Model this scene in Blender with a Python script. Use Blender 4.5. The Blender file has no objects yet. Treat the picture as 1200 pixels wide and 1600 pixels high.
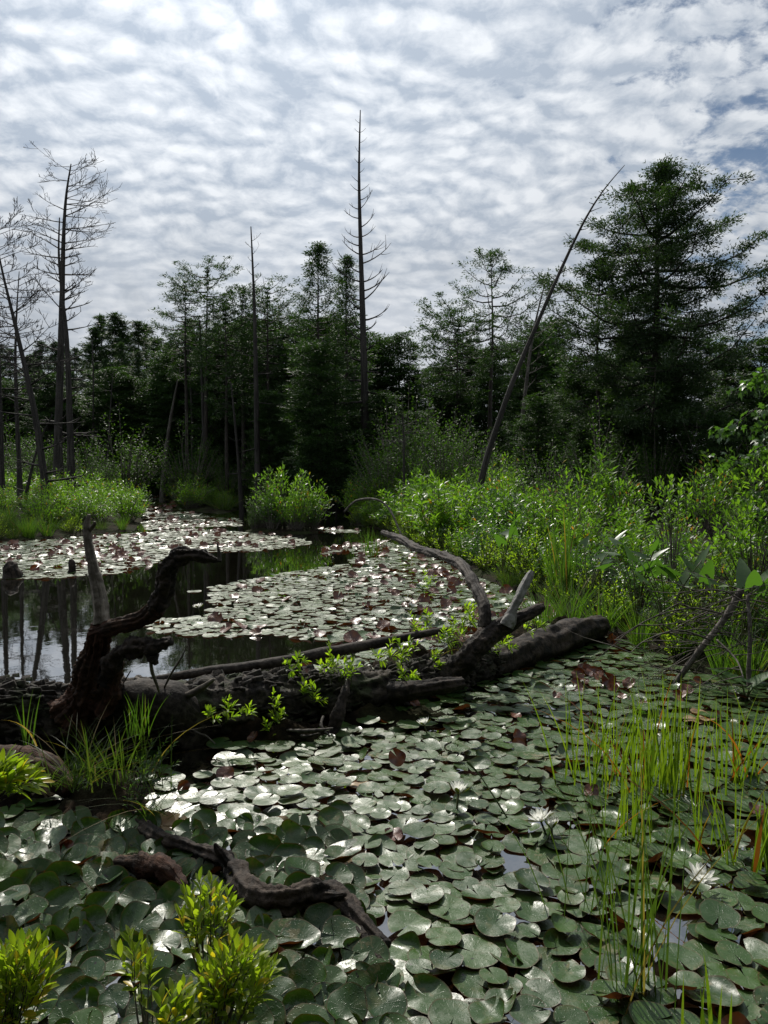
import bpy, math, random
import numpy as np
from mathutils import Vector, Matrix, Quaternion, noise as mnoise

rng = random.Random(7)
nr = np.random.default_rng(7)
sc = bpy.context.scene
COL = sc.collection

# ---------------------------------------------------------------- camera
EYE = 1.6
PITCH = math.atan(60 / 1200)
cam_d = bpy.data.cameras.new('camera')
cam_d.sensor_fit = 'HORIZONTAL'
cam_d.sensor_width = 36
cam_d.lens = 36.0
cam_d.clip_start = 0.05
cam_d.clip_end = 2000
cam = bpy.data.objects.new('camera', cam_d)
COL.objects.link(cam)
cam.location = (0, 0, EYE)
cam.rotation_euler = (math.pi / 2 - PITCH, 0, 0)
sc.camera = cam

# ---------------------------------------------------------------- light
SUN_AZ = math.radians(-15)     # left of straight ahead
SUN_EL = math.radians(43)
SUN = Vector((math.sin(SUN_AZ) * math.cos(SUN_EL), math.cos(SUN_AZ) * math.cos(SUN_EL), math.sin(SUN_EL)))
sun_d = bpy.data.lights.new('sun', 'SUN')
sun_d.energy = 4.0
sun_d.angle = math.radians(1.2)
sun_d.color = (1.0, 0.95, 0.86)
sun = bpy.data.objects.new('sun', sun_d)
COL.objects.link(sun)
sun.rotation_euler = (-SUN).to_track_quat('-Z', 'Y').to_euler()
sun.location = (0, 0, 60)

sc.view_settings.view_transform = 'Standard'
sc.view_settings.look = 'None'
sc.view_settings.gamma = 1
sc.view_settings.use_curve_mapping = False
sc.view_settings.exposure = 0.08
sc.cycles.max_bounces = 8
sc.cycles.transparent_max_bounces = 8
sc.cycles.caustics_reflective = False
sc.cycles.caustics_refractive = False
sc.cycles.use_denoising = True


class NT:
    """small node-graph writer"""
    def __init__(self, tree):
        self.t = tree
        self.t.nodes.clear()

    def n(self, typ, **kw):
        nd = self.t.nodes.new(typ)
        ins = kw.pop('ins', {})
        for k, v in kw.items():
            setattr(nd, k, v)
        for k, v in ins.items():
            self.set(nd, k, v)
        return nd

    def set(self, nd, k, v):
        s = nd.inputs[k]
        if isinstance(v, bpy.types.NodeSocket):
            self.t.links.new(v, s)
        elif isinstance(v, bpy.types.Node):
            self.t.links.new(v.outputs[0], s)
        else:
            if hasattr(s.default_value, '__len__') and not isinstance(v, str) and len(s.default_value) == 4 and len(v) == 3:
                v = (*v, 1)
            s.default_value = v

    def m(self, op, a, b=0.0, c=0.0, clamp=False):
        nd = self.n('ShaderNodeMath', operation=op, use_clamp=clamp)
        self.set(nd, 0, a); self.set(nd, 1, b); self.set(nd, 2, c)
        return nd.outputs[0]

    def ramp(self, x, lo, hi, a=0.0, b=1.0, smooth=True):
        nd = self.n('ShaderNodeMapRange', interpolation_type='SMOOTHSTEP' if smooth else 'LINEAR', clamp=True)
        for k, v in (('Value', x), ('From Min', lo), ('From Max', hi), ('To Min', a), ('To Max', b)):
            self.set(nd, k, v)
        return nd.outputs[0]

    def mix(self, f, a, b, mode='MIX'):
        nd = self.n('ShaderNodeMix', data_type='RGBA', blend_type=mode)
        self.set(nd, 0, f); self.set(nd, 6, a); self.set(nd, 7, b)
        return nd.outputs[2]

    def noise(self, vec, scale, detail=4, rough=0.5, dist=0.0):
        nd = self.n('ShaderNodeTexNoise', ins={'Scale': scale, 'Detail': detail, 'Roughness': rough, 'Distortion': dist})
        if vec is not None:
            self.set(nd, 'Vector', vec)
        return nd.outputs[0]


# ---------------------------------------------------------------- sky
world = bpy.data.worlds.new('World')
sc.world = world
world.use_nodes = True
N = NT(world.node_tree)
sky = N.n('ShaderNodeTexSky', sky_type='NISHITA', sun_disc=False, sun_elevation=SUN_EL, sun_rotation=SUN_AZ,
          altitude=50, air_density=1.0, dust_density=0.6, ozone_density=2.0)
tc = N.n('ShaderNodeTexCoord')
nrm = N.n('ShaderNodeVectorMath', operation='NORMALIZE'); N.set(nrm, 0, tc.outputs['Generated'])
sep = N.n('ShaderNodeSeparateXYZ'); N.set(sep, 0, nrm.outputs[0])
X, Y, Z = sep.outputs
zc = N.m('ADD', N.m('MAXIMUM', Z, 0.0), 0.22)
comb = N.n('ShaderNodeCombineXYZ')
N.set(comb, 0, N.m('DIVIDE', X, zc)); N.set(comb, 1, N.m('DIVIDE', Y, zc))
P2 = comb.outputs[0]
# warp the cloud field so cells do not look regular
warp = N.n('ShaderNodeTexNoise', ins={'Scale': 3.0, 'Detail': 4}); N.set(warp, 'Vector', P2)
wv = N.n('ShaderNodeVectorMath', operation='MULTIPLY_ADD')
N.set(wv, 0, warp.outputs['Color']); N.set(wv, 1, (0.15, 0.15, 0)); N.set(wv, 2, P2)
PW = wv.outputs[0]
def puffs(vec):
    v = N.n('ShaderNodeTexVoronoi', feature='SMOOTH_F1', ins={'Scale': 15.0, 'Smoothness': 0.42, 'Detail': 0.0, 'Roughness': 0.45, 'Randomness': 1.0}); N.set(v, 'Vector', vec)
    return v.outputs['Distance']
vor = puffs(PW)
sh = N.n('ShaderNodeVectorMath', operation='ADD'); N.set(sh, 0, PW); N.set(sh, 1, (SUN.x * 0.022, SUN.y * 0.022, 0))
vor2 = puffs(sh.outputs[0])
relief = N.m('SUBTRACT', vor, vor2)          # side of each puff that faces the sun
fine = N.noise(PW, 30.0, 7, 0.62, 0.1)
mid = N.noise(PW, 7.0, 4, 0.5, 0.2)
big = N.noise(P2, 1.1, 3, 0.5)
puff = N.m('ADD', N.m('MULTIPLY', vor, -0.75), N.m('MULTIPLY_ADD', fine, 0.95, N.m('MULTIPLY', mid, 0.80)))
# more blue gaps towards the right-hand side of the sky
side = N.ramp(N.m('DIVIDE', X, N.m('MAXIMUM', Y, 0.05)), 0.12, 0.50, 0.0, 0.50)
side = N.m('MULTIPLY', side, N.ramp(Y, -0.2, 0.4))
cover = N.m('SUBTRACT', N.m('MULTIPLY_ADD', big, 0.55, puff), side)
mask = N.ramp(cover, -0.03, 0.36)
haze_low = N.m('MULTIPLY', N.ramp(Z, 0.40, 0.10), N.ramp(N.m('DIVIDE', X, N.m('MAXIMUM', Y, 0.05)), 0.62, 0.10, 0.35, 1.0))
mask = N.m('MAXIMUM', N.m('MULTIPLY_ADD', mask, 0.90, 0.08), N.m('MULTIPLY', haze_low, 0.85))
lum = N.m('ADD', N.m('MULTIPLY_ADD', relief, 2.2, 0.53), N.m('ADD', N.m('MULTIPLY', N.m('SUBTRACT', 0.40, vor), 0.75), N.m('MULTIPLY', N.m('SUBTRACT', N.m('MULTIPLY_ADD', fine, 1.4, mid), 1.20), 1.15)), clamp=True)
# forward scatter towards the sun behind the clouds
dt = N.n('ShaderNodeVectorMath', operation='DOT_PRODUCT'); N.set(dt, 0, nrm.outputs[0]); N.set(dt, 1, tuple(SUN))
dd = N.m('MAXIMUM', dt.outputs['Value'], 0.0)
glow = N.m('POWER', dd, 8.0)
glow2 = N.m('POWER', dd, 90.0)
base = N.m('MULTIPLY_ADD', glow, 4.2, N.m('MULTIPLY_ADD', glow2, 6.0, 7.2))
veil = N.ramp(N.noise(nrm.outputs[0], 5.0, 6, 0.55, 0.4), 0.36, 0.66)
lowdark = N.m('ADD', 1.0, N.m('MULTIPLY', N.ramp(Z, 0.42, 0.12), N.m('MULTIPLY_ADD', veil, 0.20, -0.24)))
cl = N.mix(lum, (0.50, 0.575, 0.68), (0.96, 1.0, 1.05))
cl = N.mix(N.m('MULTIPLY', N.ramp(Z, 0.36, 0.12), 0.72), cl, N.mix(veil, (0.66, 0.72, 0.80), (0.92, 0.95, 1.0)))
vm = N.n('ShaderNodeVectorMath', operation='SCALE'); N.set(vm, 0, cl); N.set(vm, 3, N.m('MULTIPLY', base, lowdark))
skyb = N.n('ShaderNodeVectorMath', operation='MULTIPLY'); N.set(skyb, 0, sky.outputs[0]); N.set(skyb, 1, (0.46, 0.50, 0.52))
col = N.mix(mask, skyb.outputs[0], vm.outputs[0])
bg = N.n('ShaderNodeBackground', ins={'Strength': 0.10}); N.set(bg, 'Color', col)
out = N.n('ShaderNodeOutputWorld'); N.set(out, 'Surface', bg.outputs[0])
world.cycles.sampling_method = 'AUTOMATIC'

# ---------------------------------------------------------------- photograph pixel -> place
RT = Vector((1, 0, 0)); FW = Vector((0, math.cos(PITCH), -math.sin(PITCH))); UP = Vector((0, math.sin(PITCH), math.cos(PITCH)))
def ray(px, py):
    return FW + RT * ((px - 600) / 1200) - UP * ((py - 800) / 1200)
def P(px, py, y):
    d = ray(px, py); return Vector((0, 0, EYE)) + d * (y / d.y)
def G(px, py, z=0.0):
    d = ray(px, py); return Vector((0, 0, EYE)) + d * ((z - EYE) / d.z)
def px_of(v):
    v = Vector(v) - Vector((0, 0, EYE)); w = v.dot(FW)
    return 600 + 1200 * v.dot(RT) / w, 800 - 1200 * v.dot(UP) / w

# ---------------------------------------------------------------- materials
MATS = {}
def new_mat(name):
    m = bpy.data.materials.new(name); m.use_nodes = True
    n = NT(m.node_tree); MATS[name] = m
    return m, n

def leaf_mat(name, c1, c2, transl=0.35, tcol=None, rough=0.45, spec=0.35, old=None):
    m, n = new_mat(name)
    at = n.n('ShaderNodeAttribute', attribute_name='tone')
    oi = n.n('ShaderNodeObjectInfo')
    f = n.m('ADD', n.m('MULTIPLY', at.outputs['Fac'], 0.75), n.m('MULTIPLY', oi.outputs['Random'], 0.25))
    c = n.mix(f, c1, c2)
    if old:
        c = n.mix(n.ramp(at.outputs['Fac'], 0.965, 0.985), c, old)
    b = n.n('ShaderNodeBsdfPrincipled', ins={'Base Color': c, 'Roughness': rough, 'Specular IOR Level': spec})
    tm = n.mix(1.0, c, tcol or (2.2, 2.6, 0.8), 'MULTIPLY')
    t = n.n('ShaderNodeBsdfTranslucent', ins={'Color': tm})
    mx = n.n('ShaderNodeMixShader', ins={0: transl, 1: b.outputs[0], 2: t.outputs[0]})
    o = n.n('ShaderNodeOutputMaterial', ins={'Surface': mx.outputs[0]})
    return m

leaf_mat('cedar_needles', (0.020, 0.045, 0.017), (0.044, 0.080, 0.023), 0.23, rough=0.6, spec=0.25)
leaf_mat('pine_needles', (0.022, 0.044, 0.022), (0.045, 0.075, 0.030), 0.18, rough=0.6, spec=0.25)
leaf_mat('understory_leaves', (0.026, 0.062, 0.013), (0.058, 0.104, 0.022), 0.32, rough=0.55, spec=0.15)
leaf_mat('bright_leaves', (0.06, 0.13, 0.020), (0.14, 0.22, 0.032), 0.42, rough=0.42, spec=0.35, old=(0.28, 0.12, 0.03))
leaf_mat('sprout_leaves', (0.13, 0.21, 0.02), (0.24, 0.30, 0.03), 0.5, rough=0.42, spec=0.35)
leaf_mat('foreground_leaves', (0.12, 0.18, 0.02), (0.27, 0.31, 0.028), 0.42, rough=0.35, spec=0.45, old=(0.42, 0.30, 0.03))
leaf_mat('glossy_leaves', (0.035, 0.08, 0.022), (0.075, 0.14, 0.035), 0.35, rough=0.36, spec=0.5)
leaf_mat('grass_blades', (0.04, 0.09, 0.016), (0.09, 0.15, 0.024), 0.35, rough=0.4, spec=0.4, old=(0.22, 0.13, 0.05))
leaf_mat('reed_blades', (0.07, 0.12, 0.014), (0.17, 0.215, 0.022), 0.38, rough=0.38, spec=0.45, old=(0.20, 0.06, 0.015))
leaf_mat('dark_grass', (0.03, 0.058, 0.012), (0.07, 0.10, 0.025), 0.35, rough=0.5, spec=0.3, old=(0.2, 0.14, 0.06))
leaf_mat('petals', (0.86, 0.86, 0.80), (0.90, 0.90, 0.86), 0.5, tcol=(1, 1, 1), rough=0.45, spec=0.3)
leaf_mat('stamens', (0.75, 0.50, 0.05), (0.85, 0.62, 0.08), 0.1, tcol=(1, 1, 1), rough=0.6)
leaf_mat('sepals', (0.05, 0.08, 0.02), (0.12, 0.10, 0.03), 0.2, rough=0.4)

def wood_mat(name, dark, light, red=None, sc_u=26, sc_v=3.0, bump=0.6, rough=0.8, moss=0.0, lo=0.42, hi=0.62, spec=0.25):
    """bark or weathered wood; grain runs along the V of the sweep"""
    m, n = new_mat(name)
    uv = n.n('ShaderNodeUVMap', uv_map='UVMap')
    mp = n.n('ShaderNodeMapping', ins={'Vector': uv.outputs[0], 'Scale': (sc_u, sc_v, 1)})
    tcc = n.n('ShaderNodeTexCoord')
    n1 = n.noise(mp.outputs[0], 1.0, 7, 0.62, 0.6)
    n2 = n.noise(tcc.outputs['Object'], 5.0, 5, 0.6)
    n3 = n.noise(tcc.outputs['Object'], 28.0, 5, 0.65)
    f = n.ramp(n.m('ADD', n.m('MULTIPLY', n1, 0.65), n.m('MULTIPLY', n3, 0.35)), lo, hi)
    c = n.mix(f, dark, light)
    if red:
        c = n.mix(n.ramp(n2, 0.44, 0.6), c, n.mix(f, tuple(x * 0.35 for x in red), red))
    if moss:
        geo = n.n('ShaderNodeNewGeometry'); s2 = n.n('ShaderNodeSeparateXYZ'); n.set(s2, 0, geo.outputs['Normal'])
        mk = n.m('MULTIPLY', n.ramp(n2, 0.50, 0.62), n.ramp(s2.outputs[2], -0.2, 0.6))
        c = n.mix(n.m('MULTIPLY', mk, moss), c, (0.035, 0.055, 0.015))
    bp = n.n('ShaderNodeBump', ins={'Strength': bump, 'Distance': 0.02})
    n.set(bp, 'Height', n.m('ADD', n1, n.m('MULTIPLY', n3, 0.6)))
    b = n.n('ShaderNodeBsdfPrincipled', ins={'Base Color': c, 'Roughness': rough, 'Specular IOR Level': spec, 'Normal': bp.outputs[0]})
    n.n('ShaderNodeOutputMaterial', ins={'Surface': b.outputs[0]})
    return m

wood_mat('log_bark', (0.009, 0.0075, 0.006), (0.085, 0.070, 0.056), sc_u=9, sc_v=5, bump=1.0, moss=0.5)
wood_mat('root_bark', (0.009, 0.007, 0.0055), (0.070, 0.052, 0.040), sc_u=9, sc_v=7, bump=0.9)
wood_mat('rotten_wood', (0.02, 0.012, 0.008), (0.10, 0.055, 0.032), red=(0.085, 0.036, 0.020), sc_u=34, sc_v=3, bump=1.0)
wood_mat('bleached_wood', (0.10, 0.085, 0.068), (0.34, 0.30, 0.25), sc_u=16, sc_v=2.0, bump=0.7)
wood_mat('limb_wood', (0.014, 0.011, 0.009), (0.085, 0.070, 0.058), sc_u=16, sc_v=3.0, bump=0.9)
wood_mat('grey_wood', (0.035, 0.030, 0.025), (0.16, 0.145, 0.125), sc_u=12, sc_v=3.0, bump=0.7)
wood_mat('silver_wood', (0.14, 0.13, 0.12), (0.36, 0.35, 0.33), sc_u=10, sc_v=2.0, bump=0.5, lo=0.35)
wood_mat('tree_bark', (0.022, 0.018, 0.015), (0.07, 0.06, 0.05), sc_u=14, sc_v=3, bump=0.6)
wood_mat('dead_bark', (0.018, 0.016, 0.014), (0.060, 0.054, 0.048), sc_u=12, sc_v=1.2, bump=0.6)
wood_mat('twig_wood', (0.06, 0.05, 0.042), (0.19, 0.17, 0.15), sc_u=6, sc_v=6, bump=0.3)
wood_mat('green_stem', (0.05, 0.07, 0.02), (0.10, 0.10, 0.035), sc_u=6, sc_v=6, bump=0.2, rough=0.5)

# lily pads: colour belongs to the leaf (upper side green, red-brown beneath, tone and age per leaf)
def pad_mat():
    m, n = new_mat('lily_pad')
    tone = n.n('ShaderNodeAttribute', attribute_name='tone').outputs['Fac']
    dry = n.n('ShaderNodeAttribute', attribute_name='dry').outputs['Fac']
    oi = n.n('ShaderNodeObjectInfo')
    geo = n.n('ShaderNodeNewGeometry')
    uv = n.n('ShaderNodeUVMap', uv_map='UVMap')
    s = n.n('ShaderNodeSeparateXYZ'); n.set(s, 0, uv.outputs[0])
    r = n.m('SQRT', n.m('ADD', n.m('MULTIPLY', s.outputs[0], s.outputs[0]), n.m('MULTIPLY', s.outputs[1], s.outputs[1])))
    ang = n.m('ARCTAN2', s.outputs[1], s.outputs[0])
    wob = n.noise(uv.outputs[0], 2.2, 2)
    vein = n.m('ABSOLUTE', n.m('SINE', n.m('MULTIPLY_ADD', ang, 9.0, n.m('MULTIPLY', wob, 1.6))))
    vline = n.m('MULTIPLY', n.ramp(vein, 0.14, 0.0), n.ramp(r, 1.0, 0.3))
    pos = geo.outputs['Position']
    blot = n.noise(pos, 16, 4, 0.6)
    speck = n.noise(pos, 190, 2, 0.5)
    t = n.m('ADD', n.m('MULTIPLY', tone, 0.65), n.m('MULTIPLY', oi.outputs['Random'], 0.35))
    g = n.mix(t, (0.012, 0.044, 0.006), (0.052, 0.112, 0.018))
    g = n.mix(n.m('MULTIPLY', n.ramp(blot, 0.52, 0.72), 0.55), g, (0.115, 0.12, 0.04))
    g = n.mix(n.m('MULTIPLY', vline, 0.55), g, (0.13, 0.17, 0.075))
    g = n.mix(n.m('MULTIPLY', n.ramp(r, 0.90, 1.0), 0.55), g, (0.10, 0.045, 0.02))
    g = n.mix(n.ramp(speck, 0.70, 0.76), g, (0.05, 0.04, 0.025))
    g = n.mix(n.m('MULTIPLY', n.ramp(n.noise(pos, 7.5, 5, 0.7), 0.60, 0.66), 0.6), g, (0.16, 0.13, 0.05))
    g = n.mix(n.ramp(n.noise(pos, 42, 2, 0.5), 0.72, 0.74), g, (0.012, 0.010, 0.006))
    brown = n.mix(n.ramp(blot, 0.35, 0.65), (0.065, 0.014, 0.007), (0.15, 0.045, 0.012))
    tan = n.mix(n.ramp(blot, 0.35, 0.65), (0.26, 0.16, 0.09), (0.34, 0.25, 0.12))
    top = n.mix(n.ramp(dry, 0.35, 0.6), g, brown)
    top = n.mix(n.ramp(dry, 0.75, 0.9), top, tan)
    under = n.mix(n.ramp(blot, 0.35, 0.7), (0.035, 0.010, 0.006), (0.10, 0.034, 0.013))
    c = n.mix(geo.outputs['Backfacing'], top, under)
    rg = n.ramp(n.noise(pos, 30, 4, 0.6), 0.35, 0.7, 0.29, 0.48)
    h = n.m('ADD', n.m('MULTIPLY', n.noise(pos, 60, 4, 0.6), 0.5), n.m('MULTIPLY_ADD', vline, 0.35, n.m('MULTIPLY', n.ramp(n.noise(pos, 130, 1), 0.62, 0.7), 0.4)))
    bp = n.n('ShaderNodeBump', ins={'Strength': 0.45, 'Distance': 0.004}); n.set(bp, 'Height', h)
    b = n.n('ShaderNodeBsdfPrincipled', ins={'Base Color': c, 'Roughness': rg, 'Specular IOR Level': 0.52, 'Normal': bp.outputs[0]})
    tl = n.n('ShaderNodeBsdfTranslucent'); n.set(tl, 'Color', n.mix(1.0, c, (2.0, 1.9, 0.9), 'MULTIPLY'))
    mx = n.n('ShaderNodeMixShader', ins={0: 0.14, 1: b.outputs[0], 2: tl.outputs[0]})
    n.n('ShaderNodeOutputMaterial', ins={'Surface': mx.outputs[0]})
pad_mat()

def water_mat():
    m, n = new_mat('pond_water')
    geo = n.n('ShaderNodeNewGeometry')
    nz = n.noise(geo.outputs['Position'], 2.2, 3, 0.5)
    nz2 = n.noise(geo.outputs['Position'], 14, 3, 0.5)
    bp = n.n('ShaderNodeBump', ins={'Strength': 0.10, 'Distance': 0.02}); n.set(bp, 'Height', n.m('MULTIPLY_ADD', nz2, 0.10, n.m('MULTIPLY', nz, 0.5)))
    # still dark water: murky body, mirror that strengthens towards grazing view
    lw = n.n('ShaderNodeLayerWeight', ins={'Blend': 0.5}); n.set(lw, 'Normal', bp.outputs[0])
    fr = n.m('MULTIPLY_ADD', n.m('POWER', lw.outputs['Facing'], 1.75), 0.93, 0.04)
    gl = n.n('ShaderNodeBsdfGlossy', ins={'Color': (1, 1, 1), 'Roughness': 0.012, 'Normal': bp.outputs[0]})
    df = n.n('ShaderNodeBsdfDiffuse', ins={'Color': (0.010, 0.009, 0.006)})
    mx = n.n('ShaderNodeMixShader', ins={0: fr, 1: df.outputs[0], 2: gl.outputs[0]})
    n.n('ShaderNodeOutputMaterial', ins={'Surface': mx.outputs[0]})
water_mat()

def soil_mat(name, a, b_, c_):
    m, n = new_mat(name)
    geo = n.n('ShaderNodeNewGeometry')
    p = geo.outputs['Position']
    c = n.mix(n.ramp(n.noise(p, 7, 6, 0.65), 0.4, 0.62), a, b_)
    c = n.mix(n.m('MULTIPLY', n.ramp(n.noise(p, 1.6, 4, 0.6), 0.45, 0.6), 0.7), c, c_)
    bp = n.n('ShaderNodeBump', ins={'Strength': 0.9, 'Distance': 0.03}); n.set(bp, 'Height', n.noise(p, 22, 7, 0.7))
    b = n.n('ShaderNodeBsdfPrincipled', ins={'Base Color': c, 'Roughness': 1.0, 'Specular IOR Level': 0.08, 'Normal': bp.outputs[0]})
    n.n('ShaderNodeOutputMaterial', ins={'Surface': b.outputs[0]})
soil_mat('bank_soil', (0.010, 0.008, 0.005), (0.028, 0.022, 0.013), (0.022, 0.032, 0.010))
soil_mat('peat', (0.008, 0.006, 0.004), (0.035, 0.024, 0.015), (0.022, 0.024, 0.010))
# ---------------------------------------------------------------- mesh tools
class MB:
    """collects quads/tris with uv and tone, becomes ONE mesh object"""
    def __init__(self):
        self.v = []; self.f = []; self.uv = []; self.tone = []
        self.arr = []     # numpy batches (verts, faces, tone)

    def tube(self, pts, rad, sides=8, cap=True, uvs=1.0, lump=0.0, lfreq=3.0, ridge=0.0, nridge=7, seed=0.0, tone=0.5):
        pts = [Vector(p) for p in pts]
        n = len(pts)
        if not hasattr(rad, '__len__'):
            rad = [rad] * n
        T = []
        for i in range(n):
            a = pts[max(i - 1, 0)]; b = pts[min(i + 1, n - 1)]
            d = (b - a); T.append(d.normalized() if d.length > 1e-9 else Vector((0, 0, 1)))
        ref = Vector((0, 0, 1)) if abs(T[0].z) < 0.9 else Vector((1, 0, 0))
        nx = T[0].cross(ref).normalized()
        o = len(self.v); ln = 0.0
        for i in range(n):
            if i:
                q = T[i - 1].rotation_difference(T[i]); nx = (q @ nx).normalized(); ln += (pts[i] - pts[i - 1]).length
            ny = T[i].cross(nx).normalized()
            for k in range(sides):
                a = 2 * math.pi * k / sides
                r = rad[i]
                dr = nx * math.cos(a) + ny * math.sin(a)
                if ridge:
                    ph = mnoise.noise(Vector((seed, ln * 1.5, 3.1))) * 2.5
                    r *= 1 + ridge * math.sin(a * nridge + ph * 2 + seed) * (0.6 + mnoise.noise(Vector((ln * 4, a, seed))))
                if lump:
                    q = pts[i] + dr * r
                    r *= 1 + lump * (mnoise.noise(q * lfreq + Vector((seed, 0, 0))) + 0.5 * mnoise.noise(q * lfreq * 2.7) + 0.35 * mnoise.noise(q * lfreq * 6.1) + (0.22 * mnoise.noise(q * lfreq * 13.7) if sides > 17 else 0))
                self.v.append(pts[i] + dr * r)
                self.uv.append((k / sides * 2 * math.pi * max(rad[0], 0.01) * uvs if k <= sides / 2 else (sides - k) / sides * 2 * math.pi * max(rad[0], 0.01) * uvs, ln * uvs))
                self.tone.append(tone)
        for i in range(n - 1):
            for k in range(sides):
                a = o + i * sides + k; b = o + i * sides + (k + 1) % sides
                self.f.append((a, b, b + sides, a + sides))
        if cap:
            self.f.append(tuple(o + k for k in reversed(range(sides))))
            self.f.append(tuple(o + (n - 1) * sides + k for k in range(sides)))

    def poly(self, vs, fs, tone=0.5, uvs=None):
        o = len(self.v)
        self.v.extend(vs); self.tone.extend([tone] * len(vs) if not hasattr(tone, '__len__') else tone)
        self.uv.extend(uvs if uvs else [(0, 0)] * len(vs))
        self.f.extend(tuple(o + i for i in f) for f in fs)

    def batch(self, V, F, tone, uv=None):
        """V (n,3) F (m,k) numpy"""
        self.arr.append((V, F, tone, uv))

    def mesh(self, name, mat, smooth=True):
        me = bpy.data.meshes.new(name)
        V = [np.array([tuple(p) for p in self.v], dtype=np.float32).reshape(-1, 3)]
        U = [np.array(self.uv, dtype=np.float32).reshape(-1, 2)]
        Tn = [np.array(self.tone, dtype=np.float32)]
        loops = [np.array([i for f in self.f for i in f], dtype=np.int32)]
        cnt = [np.array([len(f) for f in self.f], dtype=np.int32)]
        off = len(self.v)
        for (v, f, t, uv) in self.arr:
            V.append(v.astype(np.float32)); Tn.append(t.astype(np.float32))
            U.append(uv.astype(np.float32) if uv is not None else np.zeros((len(v), 2), np.float32))
            loops.append((f + off).astype(np.int32).ravel()); cnt.append(np.full(len(f), f.shape[1], np.int32)); off += len(v)
        V = np.concatenate(V); U = np.concatenate(U); Tn = np.concatenate(Tn); loops = np.concatenate(loops); cnt = np.concatenate(cnt)
        me.vertices.add(len(V)); me.vertices.foreach_set('co', V.ravel())
        me.loops.add(len(loops)); me.loops.foreach_set('vertex_index', loops)
        me.polygons.add(len(cnt))
        st = np.concatenate([[0], np.cumsum(cnt)[:-1]]).astype(np.int32)
        me.polygons.foreach_set('loop_start', st)
        me.update(calc_edges=True)
        ul = me.uv_layers.new(name='UVMap'); ul.data.foreach_set('uv', U[loops].ravel())
        at = me.attributes.new('tone', 'FLOAT', 'POINT'); at.data.foreach_set('value', Tn)
        if smooth:
            me.polygons.foreach_set('use_smooth', np.ones(len(cnt), bool))
        me.materials.append(MATS[mat]) if mat else None
        me.validate()
        return me

    def build(self, name, mat, parent=None, smooth=True, loc=None):
        return put(self.mesh(name, mat, smooth), name, parent, loc)


def put(me, name, parent=None, loc=None):
    o = bpy.data.objects.new(name, me); COL.objects.link(o)
    if parent: o.parent = parent
    if loc is not None: o.location = loc
    return o
def tag(o, label=None, cat=None, group=None, kind=None):
    if label: o['label'] = label
    if cat: o['category'] = cat
    if group: o['group'] = group
    if kind: o['kind'] = kind
    return o
def thing(name, label, cat, loc=(0, 0, 0), rz=0.0, group=None, scale=1.0):
    o = bpy.data.objects.new(name, None); COL.objects.link(o)
    o.empty_display_size = 0.1
    o.location = loc; o.rotation_euler = (0, 0, rz); o.scale = (scale,) * 3 if not hasattr(scale, '__len__') else scale
    return tag(o, label, cat, group)

def unit(v):
    return v / np.maximum(np.linalg.norm(v, axis=-1, keepdims=True), 1e-9)

def leaves(pos, d, nrm, L, W, tone, fold=0.15, tri=False, droop=0.0):
    """batch of leaves: pos (n,3) base, d direction, nrm rough normal, L, W arrays"""
    n = len(pos); d = unit(d); side = unit(np.cross(d, nrm)); up = np.cross(side, d)
    L = np.broadcast_to(L, n)[:, None]; W = np.broadcast_to(W, n)[:, None]
    if tri:
        V = np.stack([pos - side * W * .5, pos + side * W * .5, pos + d * L], 1).reshape(-1, 3)
        F = np.arange(n * 3).reshape(-1, 3); k = 3
    else:
        m1 = pos + d * L * .45
        V = np.stack([pos, m1 + side * W * .5 + up * W * fold, pos + d * L - up * L * droop, m1 - side * W * .5 + up * W * fold, m1 + up * 0], 1).reshape(-1, 3)
        b = np.arange(n)[:, None] * 5
        F = np.concatenate([b + np.array([[0, 1, 4]]), b + np.array([[1, 2, 4]]), b + np.array([[2, 3, 4]]), b + np.array([[3, 0, 4]])], 1).reshape(-1, 3); k = 5
    return V, F, np.repeat(tone, k)

def blades(base, az, lean, H, W, tone, seg=5, curve=0.5, twist=None):
    """grass blades as tapered folded strips"""
    n = len(base); s = np.linspace(0, 1, seg + 1)[None, :, None]
    o = np.stack([np.cos(az), np.sin(az), np.zeros(n)], 1)[:, None, :]
    ln = lean[:, None, None]; Hh = H[:, None, None]
    p = base[:, None, :] + o * (ln * s + curve * ln * s ** 2.5) * Hh + np.array([0, 0, 1.0]) * (s * (1 - 0.25 * np.minimum(ln, 1.5) * s ** 2)) * Hh
    tw = (az + math.pi / 2 if twist is None else twist)
    sd = np.stack([np.cos(tw), np.sin(tw), np.zeros(n)], 1)[:, None, :]
    w = W[:, None, None] * np.clip(1.15 * (1 - s ** 2.2), 0.03, 1) * .5
    V = np.stack([p - sd * w, p + sd * w], 2).reshape(-1, 3)
    b = np.arange(n)[:, None, None] * (seg + 1) * 2 + np.arange(seg)[None, :, None] * 2
    F = (b + np.array([0, 1, 3, 2])[None, None, :]).reshape(-1, 4)
    return V, F, np.repeat(tone, (seg + 1) * 2)

def smooth_path(pts, rad, per=6):
    """Catmull-Rom through points with radii"""
    pts = [Vector(p) for p in pts]; n = len(pts); op = []; orr = []
    for i in range(n - 1):
        p0 = pts[max(i - 1, 0)]; p1 = pts[i]; p2 = pts[i + 1]; p3 = pts[min(i + 2, n - 1)]
        for k in range(per):
            t = k / per
            op.append(0.5 * ((2 * p1) + (p2 - p0) * t + (2 * p0 - 5 * p1 + 4 * p2 - p3) * t * t + (3 * p1 - p0 - 3 * p2 + p3) * t ** 3))
            orr.append(rad[i] * (1 - t) + rad[i + 1] * t)
    op.append(pts[-1]); orr.append(rad[-1])
    return op, orr

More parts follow.
